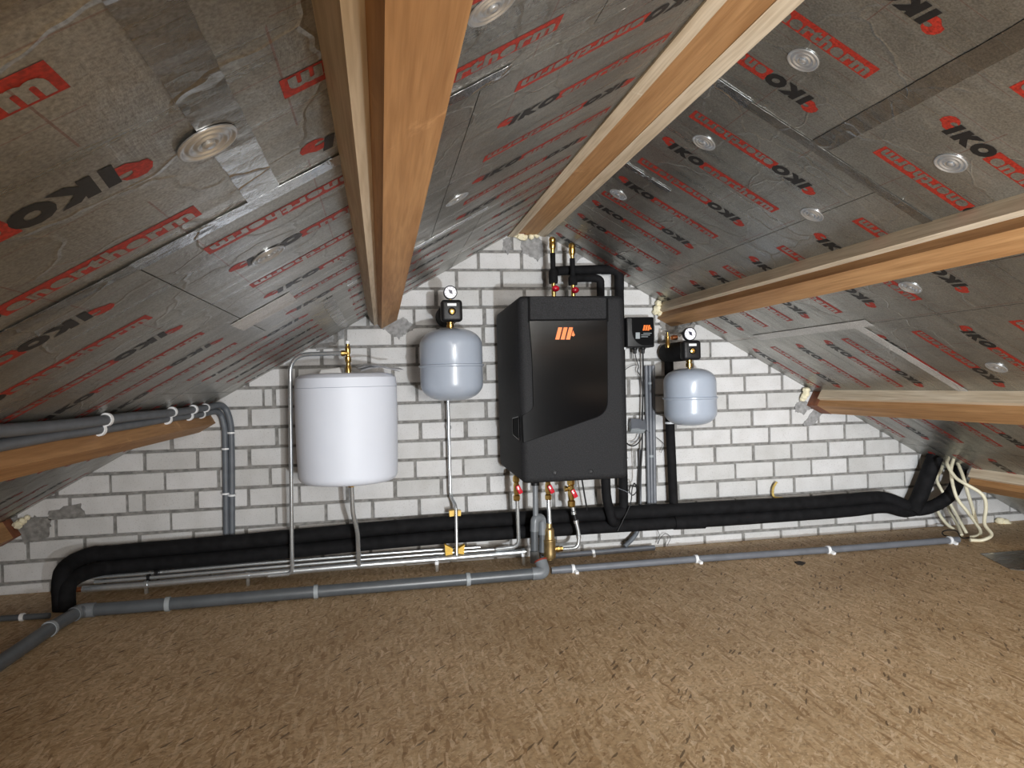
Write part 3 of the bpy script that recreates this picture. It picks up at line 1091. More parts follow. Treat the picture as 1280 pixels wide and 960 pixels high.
# ------------------------------------------------------------------ tanks
def vessel_profile(r, h, dome, seam=None):
    pr = []
    n = 9
    for i in range(n + 1):
        a = math.pi / 2 * i / n
        pr.append((max(0.0002, r * math.sin(a) ** 0.75), dome * (1 - math.cos(a))))
    if seam:
        for dz, dr in ((-0.010, 0), (-0.006, 0.004), (-0.001, 0.004), (0.0, -0.001), (0.002, -0.001), (0.004, 0)):
            pr.append((r + dr, seam + dz))
    for i in range(n + 1):
        a = math.pi / 2 * (1 - i / n)
        pr.append((max(0.0002, r * math.sin(a) ** 0.75), h - dome * (1 - math.cos(a))))
    return pr


def px_scale(px, py, Y):
    return (P(px, py, Y) - CAM).dot(_F) / FPX


# white drinking-water vessel
Yw = -0.29
k = px_scale(436, 535, Yw)
base = P(436, 601, Yw)
Rw = 62.3 * k
Hw = P(436, 466.5, Yw).z - base.z
wt = thing('hot_water_tank', 'large white cylindrical water tank hung on the left bricks', 'tank', base)
pr = []
rc = 0.035
for i in range(7):
    a = math.pi / 2 * i / 6
    pr.append((Rw - 0.006 - rc + rc * math.sin(a), rc - rc * math.cos(a)))
pr = [(0.0002, 0.0)] + pr
pr += [(Rw - 0.003, Hw * 0.25), (Rw, Hw * 0.60), (Rw, Hw * 0.868)]
obj('shell', MB().lathe(pr, base, seg=56), 'white_enamel', wt)
pr = [(Rw - 0.004, Hw * 0.868), (Rw + 0.0005, Hw * 0.872), (Rw - 0.004, Hw * 0.955), (Rw - 0.02, Hw * 0.985), (Rw - 0.05, Hw * 0.997), (0.0002, Hw)]
obj('top_cover', MB().lathe(pr, base, seg=56), 'white_enamel', wt)
# junction cap and brass tee on the tank top
top = base + Vector((0, 0, Hw))
c = P(415, 462, Yw)
mb = MB().hull8([(c.x - 0.055, Yw + 0.035, top.z - 0.004), (c.x + 0.045, Yw + 0.035, top.z - 0.004), (c.x + 0.035, Yw + 0.03, top.z + 0.028), (c.x - 0.045, Yw + 0.03, top.z + 0.022),
                 (c.x - 0.055, Yw - 0.035, top.z - 0.004), (c.x + 0.045, Yw - 0.035, top.z - 0.004), (c.x + 0.035, Yw - 0.03, top.z + 0.026), (c.x - 0.045, Yw - 0.03, top.z + 0.018)], 0.004, 2)
obj('connection_cover', mb, 'white_plastic', wt)
c = P(435.5, 463, Yw)
zt = P(435.5, 430, Yw).z
hh = zt - c.z
mb = MB().lathe([(0.013, -0.01), (0.013, hh * 0.12), (0.010, hh * 0.16), (0.010, hh * 0.30), (0.0135, hh * 0.34), (0.0135, hh * 0.50), (0.009, hh * 0.54), (0.009, hh * 0.62), (0.012, hh * 0.66), (0.012, hh * 0.86), (0.009, hh * 0.9), (0.009, hh), (0.0002, hh)], c, (0, 0, 1), 16)
tee = P(436, 441.5, Yw)
mb.lathe([(0.0105, -0.002), (0.0105, 0.016), (0.0135, 0.018), (0.0135, 0.032), (0.0105, 0.034)], tee, (-1, 0, 0), 14)
obj('brass_tee', mb, 'brass', wt)
mb = MB().lathe([(0.009, 0), (0.010, 0.003), (0.010, 0.013), (0.006, 0.017), (0.0002, 0.018)], (c.x, c.y, zt), (0, 0, 1), 14)
obj('cap', mb, 'white_plastic', wt)
mb = MB().lathe([(0.012, 0.01), (0.012, 0.0), (0.018, -0.001), (0.018, -0.016), (0.014, -0.019), (0.014, -0.03)], P(438.5, 600.5, Yw), (0, 0, 1), 8)
o = obj('bottom_fitting', mb, 'brass', wt)

# papers on the tank
mb = MB()
for (pts, dy, dz) in (((( -0.01, 0.016), (0.04, 0.026), (0.09, 0.022), (0.14, 0.008), (0.185, 0.004)), 0.0, 0.0), (((0.0, 0.002), (0.04, 0.014), (0.09, 0.016), (0.13, 0.006), (0.165, -0.004)), -0.03, 0.0)):
    vs, fs = [], []
    for i, (dx, z) in enumerate(pts):
        for j, yy in enumerate((-0.09, 0.02)):
            vs.append(Vector((P(452, 460, Yw).x + dx - 0.02 * j, Yw + yy + dy, top.z + 0.003 + z + dz + 0.014 * j)))
    n = len(pts)
    for i in range(n - 1):
        fs.append([2 * i, 2 * i + 2, 2 * i + 3, 2 * i + 1])
    mb.add(vs, fs)
o = tag(obj('leaflet', mb, 'paper'), 'grey instruction leaflets lying on the white tank', 'leaflet')
md = o.modifiers.new('solid', 'SOLIDIFY')
md.thickness = 0.001


def steel_pipe(label, pts, r, fillet=0.03, extras=()):
    q = pp(pts)
    t = thing('steel_pipe', label, 'pipe', q[-1])
    obj('pipe', MB().tube(q, r, fillet, 12), 'chrome', t)
    return t


# pipe from the tank top down to the manifold
t = steel_pipe('chrome pipe bent from the white tank top down its left side', [(428, 441.5, Yw), (362.5, 443.5, Yw + 0.05), (365, 700, -0.175), (365.5, 717, -0.165), (335, 720, -0.16)], 0.0095, 0.085)
t = steel_pipe('bent chrome pipe under the white tank', [(439.5, 607, Yw), (441, 642, Yw + 0.02), (447, 664, -0.24), (448.5, 706, -0.165)], 0.0105, 0.04)
obj('collar', MB().lathe([(0.0105, 0), (0.0135, 0.002), (0.0135, 0.018), (0.0105, 0.02)], P(448, 697, -0.175), (0, 0, 1), 14), 'chrome', t)


def safety_group(px_head, py_head, w_px, Yh, px_wall, gauge, nut, vessel, label_g, label_v, wall_len, brass_top=False):
    """black insulated group pointing out of the wall: round body, square head, gauge"""
    k = px_scale(px_head, py_head, Yh)
    c = P(px_head, py_head, Yh)
    hw = w_px * k / 2
    t = thing('safety_group', label_g, 'valve group', c)
    # round body from the wall to the head
    r = hw * 1.06
    mb = MB().lathe([(r * 0.80, 0.0), (r, 0.02), (r, wall_len - 0.01), (r * 0.9, wall_len)], (c.x, -0.02, c.z), (0, -1, 0), 22)
    obj('body', mb, 'black_foam', t)
    y0 = -0.02 - wall_len + 0.02
    bm = MB().box((c.x - hw, Yh, c.z - hw * 1.02), (c.x + hw, y0, c.z + hw * 1.02), hw * 0.32, seg=4)
    obj('head', bm, 'black_plastic', t)
    obj('label_strip', MB().box((c.x - hw * 0.42, Yh - 0.0012, c.z + hw * 0.42), (c.x + hw * 0.42, Yh + 0.001, c.z + hw * 0.66)), 'white_plastic', t, False)
    mb = MB().lathe([(hw * 0.36, 0), (hw * 0.36, 0.002), (hw * 0.30, 0.0005), (hw * 0.26, 0.0005)], (c.x, Yh, c.z - hw * 0.08), (0, -1, 0), 20)
    obj('port_ring', mb, 'charcoal_dark', t)
    mb = MB().lathe([(hw * 0.26, 0), (hw * 0.26, 0.004), (hw * 0.13, 0.006), (hw * 0.12, 0.003), (0.0002, 0.003)], (c.x, Yh, c.z - hw * 0.08), (0, -1, 0), 8)
    obj('port', mb, 'brass', t)
    # gauge
    gp = P(gauge[0], gauge[1], Yh + 0.005)
    gr = gauge[2] * k
    mb = MB().lathe([(gr * 0.9, -0.022), (gr, -0.02), (gr, 0.002), (gr * 0.9, 0.004), (gr * 0.86, 0.001), (0.0002, 0.001)], gp, (0, -1, 0), 26)
    g = obj('gauge', mb, 'black_plastic', t)
    mb = MB().lathe([(gr * 0.87, 0.0), (gr * 0.87, 0.0022), (0.0002, 0.0022)], gp, (0, -1, 0), 26)
    d = obj('dial', mb, 'dial', g)
    mb = MB()
    a = math.radians(125)
    yy = gp.y - 0.0028
    mb.prism([(gp.x + gr * 0.5 * math.cos(a), yy, gp.z + gr * 0.5 * math.sin(a)), (gp.x + gr * 0.15 * math.cos(a + 1.8), yy, gp.z + gr * 0.15 * math.sin(a + 1.8)),
              (gp.x + gr * 0.42 * math.cos(a + 3.4), yy, gp.z + gr * 0.42 * math.sin(a + 3.4)), (gp.x + gr * 0.36 * math.cos(a - 1.3), yy, gp.z + gr * 0.36 * math.sin(a - 1.3))], (0, -0.0005, 0))
    for q in range(9):
        aa = math.radians(-45 + q * 33.75)
        ca, sa = math.cos(aa), math.sin(aa)
        ri, ro = gr * 0.68, gr * 0.80
        e = gr * 0.03
        mb.prism([(gp.x + ri * ca - e * sa, yy, gp.z + ri * sa + e * ca), (gp.x + ro * ca - e * sa, yy, gp.z + ro * sa + e * ca),
                  (gp.x + ro * ca + e * sa, yy, gp.z + ro * sa - e * ca), (gp.x + ri * ca + e * sa, yy, gp.z + ri * sa - e * ca)], (0, -0.0005, 0))
    obj('dial_marks', mb, 'dial_ink', g, False)
    obj('gauge_stem', MB().lathe([(0.006, 0), (0.006, 0.02)], (gp.x, gp.y + 0.012, c.z + hw * 0.8), (0, 0, 1), 10), 'brass', t)
    if brass_top:
        q = P(834.5, 421, -0.16)
        zb = P(834.5, 432, -0.16).z
        h2 = q.z - zb
        mb = MB().lathe([(0.012, -0.01), (0.012, h2 * 0.3), (0.010, h2 * 0.36), (0.0105, h2), (0.006, h2 * 1.1), (0.005, h2 * 1.5), (0.0002, h2 * 1.5)], (q.x, q.y, zb), (0, 0, 1), 14)
        obj('air_bleed', mb, 'brass', t)
        q = P(842, 422, -0.19)
        mb = MB().lathe([(0.009, 0), (0.0125, 0.004), (0.0125, 0.03), (0.0002, 0.031)], q + Vector((-0.012, 0, 0)), (1, 0, 0), 10)
        obj('relief_valve', mb, 'copper', t)
        mb = MB().lathe([(0.004, 0), (0.004, 0.0015), (0.0002, 0.002)], (c.x - hw * 1.0, Yh + 0.10, c.z - hw * 0.55), (-0.6, -0.8, 0), 8)
    # brass nut to the vessel
    vx, vtop, vbot, vr = vessel
    Yv = Yh + hw * 0.9
    kv = px_scale(vx, (vtop + vbot) / 2, Yv)
    vb = P(vx, vbot, Yv)
    H = P(vx, vtop, Yv).z - vb.z
    R = vr * kv
    zt = vb.z + H
    zn = c.z - hw * 0.9
    hn = zn - zt
    mb = MB().lathe([(0.010, -0.004), (0.010, hn * 0.1), (0.017, hn * 0.12), (0.017, hn * 0.52), (0.012, hn * 0.56), (0.012, hn * 0.64), (0.0155, hn * 0.68), (0.0155, hn + 0.004)], (vb.x, vb.y, zt), (0, 0, 1), 10)
    obj('nut', mb, 'brass', t)
    v = thing('expansion_vessel', label_v, 'tank', vb)
    obj('shell', MB().lathe(vessel_profile(R, H, H * 0.24, H * 0.49), vb, seg=48), 'grey_enamel', v)
    mb = MB().lathe([(R * 1.0, H * 0.470), (R + 0.0062, H * 0.474), (R + 0.0065, H * 0.492), (R * 1.0, H * 0.500)], vb, seg=48)
    obj('weld_band', mb, 'grey_enamel', v)
    return t, v


safety_group(565, 388, 27, -0.345, 541, (563, 365.5, 8.6), None, (565.5, 410.5, 501, 39),
             'black valve group with dial gauge above the middle grey vessel', 'larger grey expansion vessel hanging left of the charcoal unit', 0.29)
safety_group(866, 437.5, 24, -0.345, 828, (862.5, 417.5, 8.4), None, (863.5, 460, 532, 32.3),
             'black valve group with dial gauge above the small right vessel', 'smaller grey expansion vessel hanging right of the charcoal unit', 0.29, True)

# feed pipe of the middle vessel
t = steel_pipe('thin chrome pipe dropping behind the middle grey vessel', [(558.5, 440, -0.05), (560, 500, -0.05), (563, 620, -0.05), (570, 632, -0.10), (571, 694, -0.15)], 0.0085, 0.03)
mb = MB().lathe([(0.009, -0.008), (0.0125, -0.007), (0.0125, 0.007), (0.009, 0.008)], P(561, 534, -0.05), (0, 0, 1), 14)
o = obj('clamp', mb, 'chrome', t)
c = P(561, 534, -0.05)
obj('clamp_foot', MB().box((c.x - 0.004, -0.045, c.z - 0.004), (c.x + 0.004, 0.0, c.z + 0.004)), 'black_plastic', t, False)

# ------------------------------------------------------------------ chrome manifold pipes above the floor
MAIN = [(103, 736.5), (183, 731), (310, 719), (440, 707.5), (540, 699.5), (658, 689.5)]
t = thing('steel_pipe', 'thickest chrome manifold pipe along the wall foot', 'pipe', P(440, 707, -0.15))
obj('pipe', MB().tube(pp(MAIN, -0.15), 0.0145, seg=16), 'chrome', t)
obj('end_cap', MB().tube(pp([(96, 737.2), (104, 736.4)], -0.15), 0.011, seg=12), 'copper', t)
for px, py in ((440, 707.5), (470, 705), (567, 697.3), (640, 691)):
    obj('press_collar', MB().tube(pp([(px - 4, py + 0.35), (px + 4, py - 0.35)], -0.15), 0.0165, seg=16), 'chrome', t)
for px, py in ((183, 731), (310, 719), (546, 699), (654, 689.8)):
    c = P(px, py, -0.15)
    clip_on(t, c, (1, 0, 0.02), 0.0148, 'chrome', 'clamp', 0.014, (0, 0, FLOOR - c.z))
for px, py in ((654, 693.5), (546, 704)):
    c = P(px, py, -0.167)
    obj('clamp_lug', MB().box((c.x - 0.009, c.y - 0.004, c.z - 0.009), (c.x + 0.009, c.y + 0.004, c.z + 0.009), 0.002), 'white_plastic', t)
t = thing('steel_pipe', 'middle thin chrome pipe behind the manifold pipe', 'pipe', P(440, 700, -0.115))
obj('pipe', MB().tube(pp([(118, 727.5), (183, 722.5), (310, 711.5), (440, 700.5), (540, 692.5), (634, 685.5)], -0.115), 0.0085, seg=12), 'chrome', t)
t = thing('steel_pipe', 'rearmost thin chrome pipe along the wall foot', 'pipe', P(440, 694, -0.085))
obj('pipe', MB().tube(pp([(116, 722), (183, 717), (310, 705.5), (440, 695), (540, 687.5), (600, 684)], -0.085), 0.0085, seg=12), 'chrome', t)
for px, py in ((186, 722), (196, 716)):
    c = P(px, py, -0.11)
    clip_on(t, c, (1, 0, 0.02), 0.010, 'black_plastic', 'clamp', 0.014)

# yellow pipe clips
t = thing('pipe_clip', 'yellow plastic pipe clip low on the thin chrome pipe', 'clip', P(567, 690, -0.15))
for poly in ([(556, 681), (566, 686), (566, 693), (557, 694.5)], [(581, 681), (573, 686), (573, 692), (580, 693)]):
    obj('wedge', MB().prism([P(px, py, -0.17) for px, py in poly], (0, 0.035, 0)), 'yellow_plastic', t, False)
t = thing('pipe_clip', 'yellow plastic pipe clip just above the black pipes', 'clip', P(568, 642, -0.1))
for poly in ([(561.5, 639), (567.5, 638), (567.5, 645), (562, 646)], [(572.5, 638), (576.5, 638.5), (576, 645), (572.5, 645)]):
    obj('wedge', MB().prism([P(px, py, -0.12) for px, py in poly], (0, 0.035, 0)), 'yellow_plastic', t, False)


# ------------------------------------------------------------------ valves under the unit
def ball_valve(px, y0, y1, label, side=1, Y=-0.2, big=False):
    z0, z1 = P(px, y1, Y).z, P(px, y0, Y).z
    c = P(px, y1, Y)
    h = z1 - z0
    t = thing('ball_valve', label, 'valve', c)
    r = 0.0165 if not big else 0.0195
    mb = MB().lathe([(r * 0.7, 0), (r, h * 0.04), (r, h * 0.2), (r * 0.72, h * 0.24), (r * 0.9, h * 0.4), (r * 0.9, h * 0.6), (r * 0.72, h * 0.72), (r, h * 0.76), (r, h * 0.92), (r * 0.7, h)], c, (0, 0, 1), 8)
    obj('valve_body', mb, 'brass', t)
    zc = z0 + h * 0.5
    obj('stem', MB().lathe([(0.006, 0), (0.006, 0.026)], (c.x, Y, zc), (0, -1, 0), 10), 'brass', t)
    mb = MB().box((-0.011, -0.006, -0.026), (0.011, 0.003, 0.017), 0.0035, Matrix.Translation((c.x + 0.006 * side, Y - 0.026, zc)) @ Matrix.Rotation(-0.45 * side, 4, 'Y'), seg=2)
    hd = obj('handle', mb, 'red_handle', t)
    hd['label'] = 'red lever handle'
    mb = MB().lathe([(0.004, 0), (0.004, 0.004), (0.0002, 0.005)], (c.x + 0.004 * side, Y - 0.031, zc), (0, -1, 0), 8)
    obj('handle_screw', mb, 'chrome', hd)
    if big:
        mb = MB().lathe([(0.011, 0), (0.011, 0.02), (0.014, 0.022), (0.014, 0.034), (0.0002, 0.035)], (c.x, Y, z0 + h * 0.62), (-1, -0.1, 0), 10)
        obj('side_port', mb, 'brass', t)
    return t


ball_valve(646, 594, 626, 'red-handled brass valve at the left underside of the unit')
ball_valve(685.5, 594, 625, 'red-handled brass valve above the brass dirt filter')
ball_valve(714.5, 596, 634, 'larger brass valve with red handle, rightmost under the unit', 1, -0.2, True)
steel_pipe('chrome pipe from the left valve bending left above the manifold', [(646.5, 625, -0.2), (648.5, 683, -0.18), (620, 686.5, -0.16)], 0.0095, 0.035)
steel_pipe('short chrome pipe running down into the brass filter', [(685.3, 622, -0.2), (687.5, 660, -0.21)], 0.0105, 0.03)
t = steel_pipe('chrome hose curving from the right valve to the brass filter', [(715.3, 632, -0.2), (719, 648, -0.2), (724, 668, -0.2), (722.5, 685, -0.2), (702, 686.5, -0.205)], 0.0095, 0.035)
for px, py in ((717, 641), (720, 652), (723.3, 671)):
    obj('collar', MB().lathe([(0.0095, -0.008), (0.0125, -0.007), (0.0125, 0.007), (0.0095, 0.008)], P(px, py, -0.2), (0.12, 0, -1), 14), 'chrome', t)
obj('braid_sleeve', MB().tube(pp([(716.6, 638.5, -0.2), (720.2, 652.5, -0.2)]), 0.0108, seg=12), 'black_plastic', t)

# brass dirt filter
Yf = -0.21
b0 = P(687.5, 700, Yf)
hf = P(687.5, 656, Yf).z - b0.z
t = thing('dirt_filter', 'upright brass dirt filter between the grey trap and chrome hose', 'filter', b0)
R = 7.6 * px_scale(687, 680, Yf)
mb = MB().lathe([(0.0002, 0), (R * 0.5, 0), (R * 0.52, hf * 0.03), (R * 0.9, hf * 0.06), (R * 0.97, hf * 0.09), (R, hf * 0.2), (R, hf * 0.52), (R * 1.04, hf * 0.54), (R * 1.04, hf * 0.58), (R * 0.84, hf * 0.60), (R * 0.84, hf * 0.64), (R * 0.80, hf * 0.86), (R * 0.74, hf * 0.89), (R * 0.52, hf * 0.92), (R * 0.50, hf * 1.04)], b0, (0, 0, 1), 24)
obj('filter_body', mb, 'brass_dull', t)
c = P(694, 686.5, Yf)
mb = MB().lathe([(0.012, -0.01), (0.012, 0.006), (0.0155, 0.008), (0.0155, 0.02), (0.011, 0.022), (0.013, 0.026), (0.013, 0.036)], c, (1, 0, 0), 8)
obj('union', mb, 'brass', t)

# ------------------------------------------------------------------ grey drain with trap
t = thing('drain_trap', 'grey plastic trap hanging below the heating unit', 'drain', P(668, 700, -0.22))
obj('inlet_pipe', MB().tube(pp([(669, 597, -0.22), (669.5, 648, -0.22)]), 0.0135, seg=16), 'grey_pvc_fitting', t)
obj('inlet_nut', MB().lathe([(0.021, 0), (0.021, 0.012), (0.016, 0.016)], P(669, 604, -0.22) - Vector((0, 0, 0.01)), (0, 0, 1), 12), 'black_plastic', t)
obj('trap_bend', MB().tube(pp([(668, 664, -0.225), (668.5, 647.5, -0.225), (677.5, 647, -0.2), (678, 668, -0.2)]), 0.0205, 0.028, 18), 'grey_pvc_fitting', t)
obj('trap_leg', MB().tube(pp([(668, 694, -0.225), (668, 660, -0.225)]), 0.0185, seg=18), 'grey_pvc', t)
obj('trap_back_leg', MB().tube(pp([(678, 666, -0.2), (677.5, 690, -0.2)]), 0.0165, seg=18), 'grey_pvc', t)
obj('socket', MB().tube(pp([(668.5, 703, -0.225), (668, 689, -0.225)]), 0.022, seg=18), 'grey_pvc_fitting', t)

dr = [PF(-40, 856, 0.027), PF(70, 781, 0.027), PF(100, 763.5, 0.027), PF(210, 755, 0.027), PF(395, 739.5, 0.027), PF(585, 724, 0.027), PF(668, 717, 0.027)]
t = thing('drain_pipe', 'long thick grey drain pipe lying on the board floor', 'pipe', PF(395, 739, 0.0))
obj('pipe', MB().tube(dr[:1] + [dr[1], dr[2]] + dr[3:], 0.0245, 0.05, 18), 'grey_pvc', t)
obj('corner_elbow', MB().tube([dr[2].lerp(dr[1], 0.28), dr[2], dr[2].lerp(dr[3], 0.17)], 0.028, 0.05, 18), 'grey_pvc_fitting', t)
e0, e1 = PF(665, 717.2, 0.027), PF(681, 716, 0.027)
obj('end_elbow', MB().tube([e0, e1, e1 + Vector((-0.012, 0.03, 0.05))], 0.0285, 0.03, 18), 'grey_pvc_fitting', t)
rr = e1 + Vector((-0.010, 0.026, 0.045))
mb = MB().lathe([(0.026, 0), (0.031, 0.002), (0.031, 0.007), (0.024, 0.009)], rr, (-0.2, 0.5, 0.85), 20)
o = obj('seal_ring', mb, 'red_rubber', t)
o['label'] = 'red-brown rubber seal ring'
for a, b_ in (((210, 755), (1, 0)), ((395, 739.5), (1, 0)), ((585, 724), (1, 0)), ((62, 786), (1, 0))):
    c = PF(a[0], a[1], 0.027)
    ax = (dr[4] - dr[3]) if a[0] > 100 else (dr[1] - dr[0])
    mb_c = clip_on(t, c, ax, 0.0252, 'grey_box', 'pipe_clip', 0.018)

cd = [PF(689, 713, 0.018), PF(870, 698.8, 0.018), PF(1035, 687.3, 0.018), PF(1198, 674.5, 0.018)]
t = thing('floor_conduit', 'long thin grey conduit on the floor leading to the cream cables', 'conduit', cd[1])
obj('pipe', MB().tube(cd, 0.0165, seg=14), 'grey_conduit', t)
obj('coupler', MB().tube([PF(700, 712.1, 0.018), PF(716, 710.9, 0.018)], 0.0185, seg=14), 'grey_conduit', t)
for px, py in ((716, 710.9), (870, 698.8), (1035, 687.3), (1187, 675.4)):
    c = PF(px, py, 0.018)
    clip_on(t, c, cd[1] - cd[0], 0.0168, 'white_plastic', 'clip', 0.014, Vector((0.012, -0.035, -0.012)))
cd = [PF(676, 696.5, 0.016), PF(818, 684.5, 0.016)]
t = thing('floor_conduit', 'short grey conduit at the wall foot behind the brass filter', 'conduit', cd[1])
obj('pipe', MB().tube(cd, 0.0135, seg=14), 'grey_conduit', t)
c = PF(741, 691, 0.016)
clip_on(t, c, cd[1] - cd[0], 0.0138, 'white_plastic', 'clip', 0.014, Vector((0.0, -0.028, -0.01)))
q = [PF(-20, 774.5, 0.012), PF(28, 771.5, 0.012), PF(62, 769.5, 0.012)]
t = thing('floor_conduit', 'dark stub of conduit on the floor left of the black elbow', 'conduit', q[1])
obj('pipe', MB().tube(q, 0.0115, seg=12), 'grey_pvc', t)
clip_on(t, q[1], q[1] - q[0], 0.012, 'white_plastic', 'clip', 0.014)

# ------------------------------------------------------------------ conduits along the low left purlin
A_, B_ = Vector((-0.778, 0, 0.736)), Vector((-0.760, 0, 0.763))


def along(v, Y, dx=0.0, dz=0.0):
    return Vector((v.x + dx, Y, v.z + dz))


wv = [0, -0.002, 0.003, -0.003, 0.002, 0.0, 0.003, 0]
ptsA = [along(A_, -3.4 + 0.45 * i, 0, wv[i]) for i in range(8)] + [P(272, 515, -0.06), P(280, 532, -0.035), P(281.5, 560, -0.025), P(283, 672, -0.025)]
ptsB = [along(B_, -3.4 + 0.45 * i, 0, -wv[i]) for i in range(8)] + [P(277, 507, -0.06), P(287, 524, -0.035), P(289.5, 560, -0.025), P(290, 672, -0.025)]
t = thing('ribbed_conduit', 'inner grey conduit along the low left purlin turning down the bricks', 'conduit', ptsA[-1])
obj('conduit', MB().tube(ptsA, 0.0145, smooth=True, seg=12), 'ribbed_conduit', t)
t2 = thing('ribbed_conduit', 'outer grey conduit along the low left purlin turning down the bricks', 'conduit', ptsB[-1])
obj('conduit', MB().tube(ptsB, 0.0145, smooth=True, seg=12), 'ribbed_conduit', t2)
for Y in (-2.15, -1.35, -0.72, -0.42, -0.22):
    ca, cb = along(A_, Y), along(B_, Y)
    for tt, c in ((t, ca), (t2, cb)):
        clip_on(tt, c, (0.25, 1, 0), 0.0152, 'white_plastic', 'cable_tie', 0.010)
for px, py, tt in ((289, 541, t2), (282, 561, t), (290, 619, t2), (282, 617, t)):
    clip_on(tt, P(px, py, -0.026), (0, 0, 1), 0.0150, 'white_plastic', 'cable_tie', 0.008)
# tail below the black pipes
t = thing('ribbed_conduit', 'short conduit tails showing below the black pipes at left', 'conduit', P(284, 704, -0.03))
obj('conduit', MB().tube(pp([(284, 694, -0.03), (281, 703, -0.03), (275, 710, -0.04)]), 0.010, seg=10), 'ribbed_conduit', t)
obj('conduit', MB().tube(pp([(286, 694, -0.03), (291, 703, -0.03), (296, 708, -0.04)]), 0.008, seg=10), 'ribbed_conduit', t)

# ------------------------------------------------------------------ controller box and wiring right of the unit
Yc = -0.11
c0, c1 = P(784, 434.5, Yc), P(817.5, 396, Yc)
t = thing('control_box', 'small black control box with orange logo right of the heating unit', 'control box', (0.5 * (c0.x + c1.x), -0.04, c0.z))
mb = MB().hull8([(c0.x - 0.004, -0.0, c0.z), (c1.x + 0.002, -0.0, c0.z), (c1.x + 0.002, -0.0, c1.z), (c0.x - 0.004, -0.0, c1.z),
                 (c0.x, Yc, c0.z), (c1.x, Yc, c0.z), (c1.x, Yc, c1.z), (c0.x, Yc, c1.z)], 0.008, 3)
obj('housing', mb, 'black_plastic', t)
arc = []
for i in range(13):
    a = math.radians(180 + 90 * i / 12)
    arc.append((0.5 * (c0.x + c1.x) + 0.02 + 0.066 * math.cos(a), Yc - 0.0005, c0.z + 0.085 + 0.075 * math.sin(a)))
arc += [(c1.x - 0.006, Yc - 0.0005, c0.z + 0.010), (c1.x - 0.006, Yc - 0.0005, c1.z - 0.006), (arc[0][0], Yc - 0.0005, c1.z - 0.006)]
obj('faceplate', MB().prism(arc, (0, -0.0015, 0)), 'charcoal_dark', t, False)
mb = MB()
for i in range(3):
    x0 = 803.6 + i * 2.9
    mb.prism([P(px, py, Yc - 0.002) for px, py in ((x0 + 1.2, 406.3), (x0 + 3.4, 406.3), (x0 + 2.0, 413.2), (x0 - 0.3, 413.2))], (0, -0.0006, 0))
mb.prism([P(px, py, Yc - 0.002) for px, py in ((812.8, 408), (814.8, 411.4), (812.2, 412))], (0, -0.0006, 0))
obj('logo', mb, 'orange_logo', t, False)
mb = MB().prism([P(px, py, Yc - 0.002) for px, py in ((794.6, 415.6), (799.8, 415.6), (799.8, 423.4), (794.6, 423.4))], (0, -0.0006, 0))
obj('window', mb, 'grey_box', t, False)
mb = MB()
for yy, xa, xb in ((418.3, 801.5, 812.5), (420.6, 801.5, 810), (416.2, 804, 814.5)):
    mb.prism([P(px, py, Yc - 0.002) for px, py in ((xa, yy), (xb, yy), (xb, yy + 0.7), (xa, yy + 0.7))], (0, -0.0005, 0))
obj('lettering', mb, 'grey_box', t, False)
for px in (793.5, 803.5):
    q = P(px, 433.5, -0.06)
    obj('cable_gland', MB().lathe([(0.014, 0.004), (0.014, -0.012), (0.010, -0.016), (0.0085, -0.034), (0.004, -0.036)], q, (0, 0, 1), 12), 'black_plastic', t)


def cable(label, pts, r, mat='black_plastic', name='cable', Y=None):
    q = pp(pts, Y)
    return tag(obj(name, MB().tube(q, r, smooth=True, seg=8), mat), label, 'cable')


cable('black cable falling straight from the control box', [(803.5, 440), (803.8, 470), (803, 520), (802.5, 560), (800, 600), (799, 636)], 0.0048, Y=-0.05)
cable('thin black cable wiggling down from the control box', [(793.5, 440), (795.5, 450), (798, 458), (797, 464), (801, 472), (803, 492), (802, 525)], 0.0028, Y=-0.045)
cable('thin dark wire curling left below the control box', [(797, 456), (791, 456.5), (783, 461), (778, 466)], 0.0016, Y=-0.04)
cable('black cable looping under the small grey junction box', [(804, 540), (800, 551), (793, 557), (786, 556), (780, 550)], 0.0034, Y=-0.05)
cable('grey cable looping inside the loop under the junction box', [(801, 538), (796, 550), (788, 553)], 0.0022, 'grey_conduit', Y=-0.045)
cable('black cable coil between unit and conduits', [(797, 562), (798, 600), (795, 608), (788, 607), (786.5, 614), (791, 619), (796, 613), (793, 604), (790, 612), (788, 630), (778, 652), (772, 664)], 0.003, Y=-0.125)
cable('thin grey wire stretched out below the unit', [(772, 610), (782, 614), (790, 618)], 0.0018, 'grey_conduit', Y=-0.13)
cable('black cable hanging under the unit between valve and pipe', [(727, 596), (730, 615), (734, 638)], 0.0042, Y=-0.1)
cable('thin dark wires crossing the bricks beside the right black pipe', [(808, 538), (818, 545), (827, 552), (830, 557), (826, 566)], 0.0016, Y=-0.03)
cable('thin wire curling on the bricks below the black pipes', [(820, 660), (824, 668), (822, 680), (826, 672), (832, 667), (838, 672), (834, 682)], 0.0014, Y=-0.04)

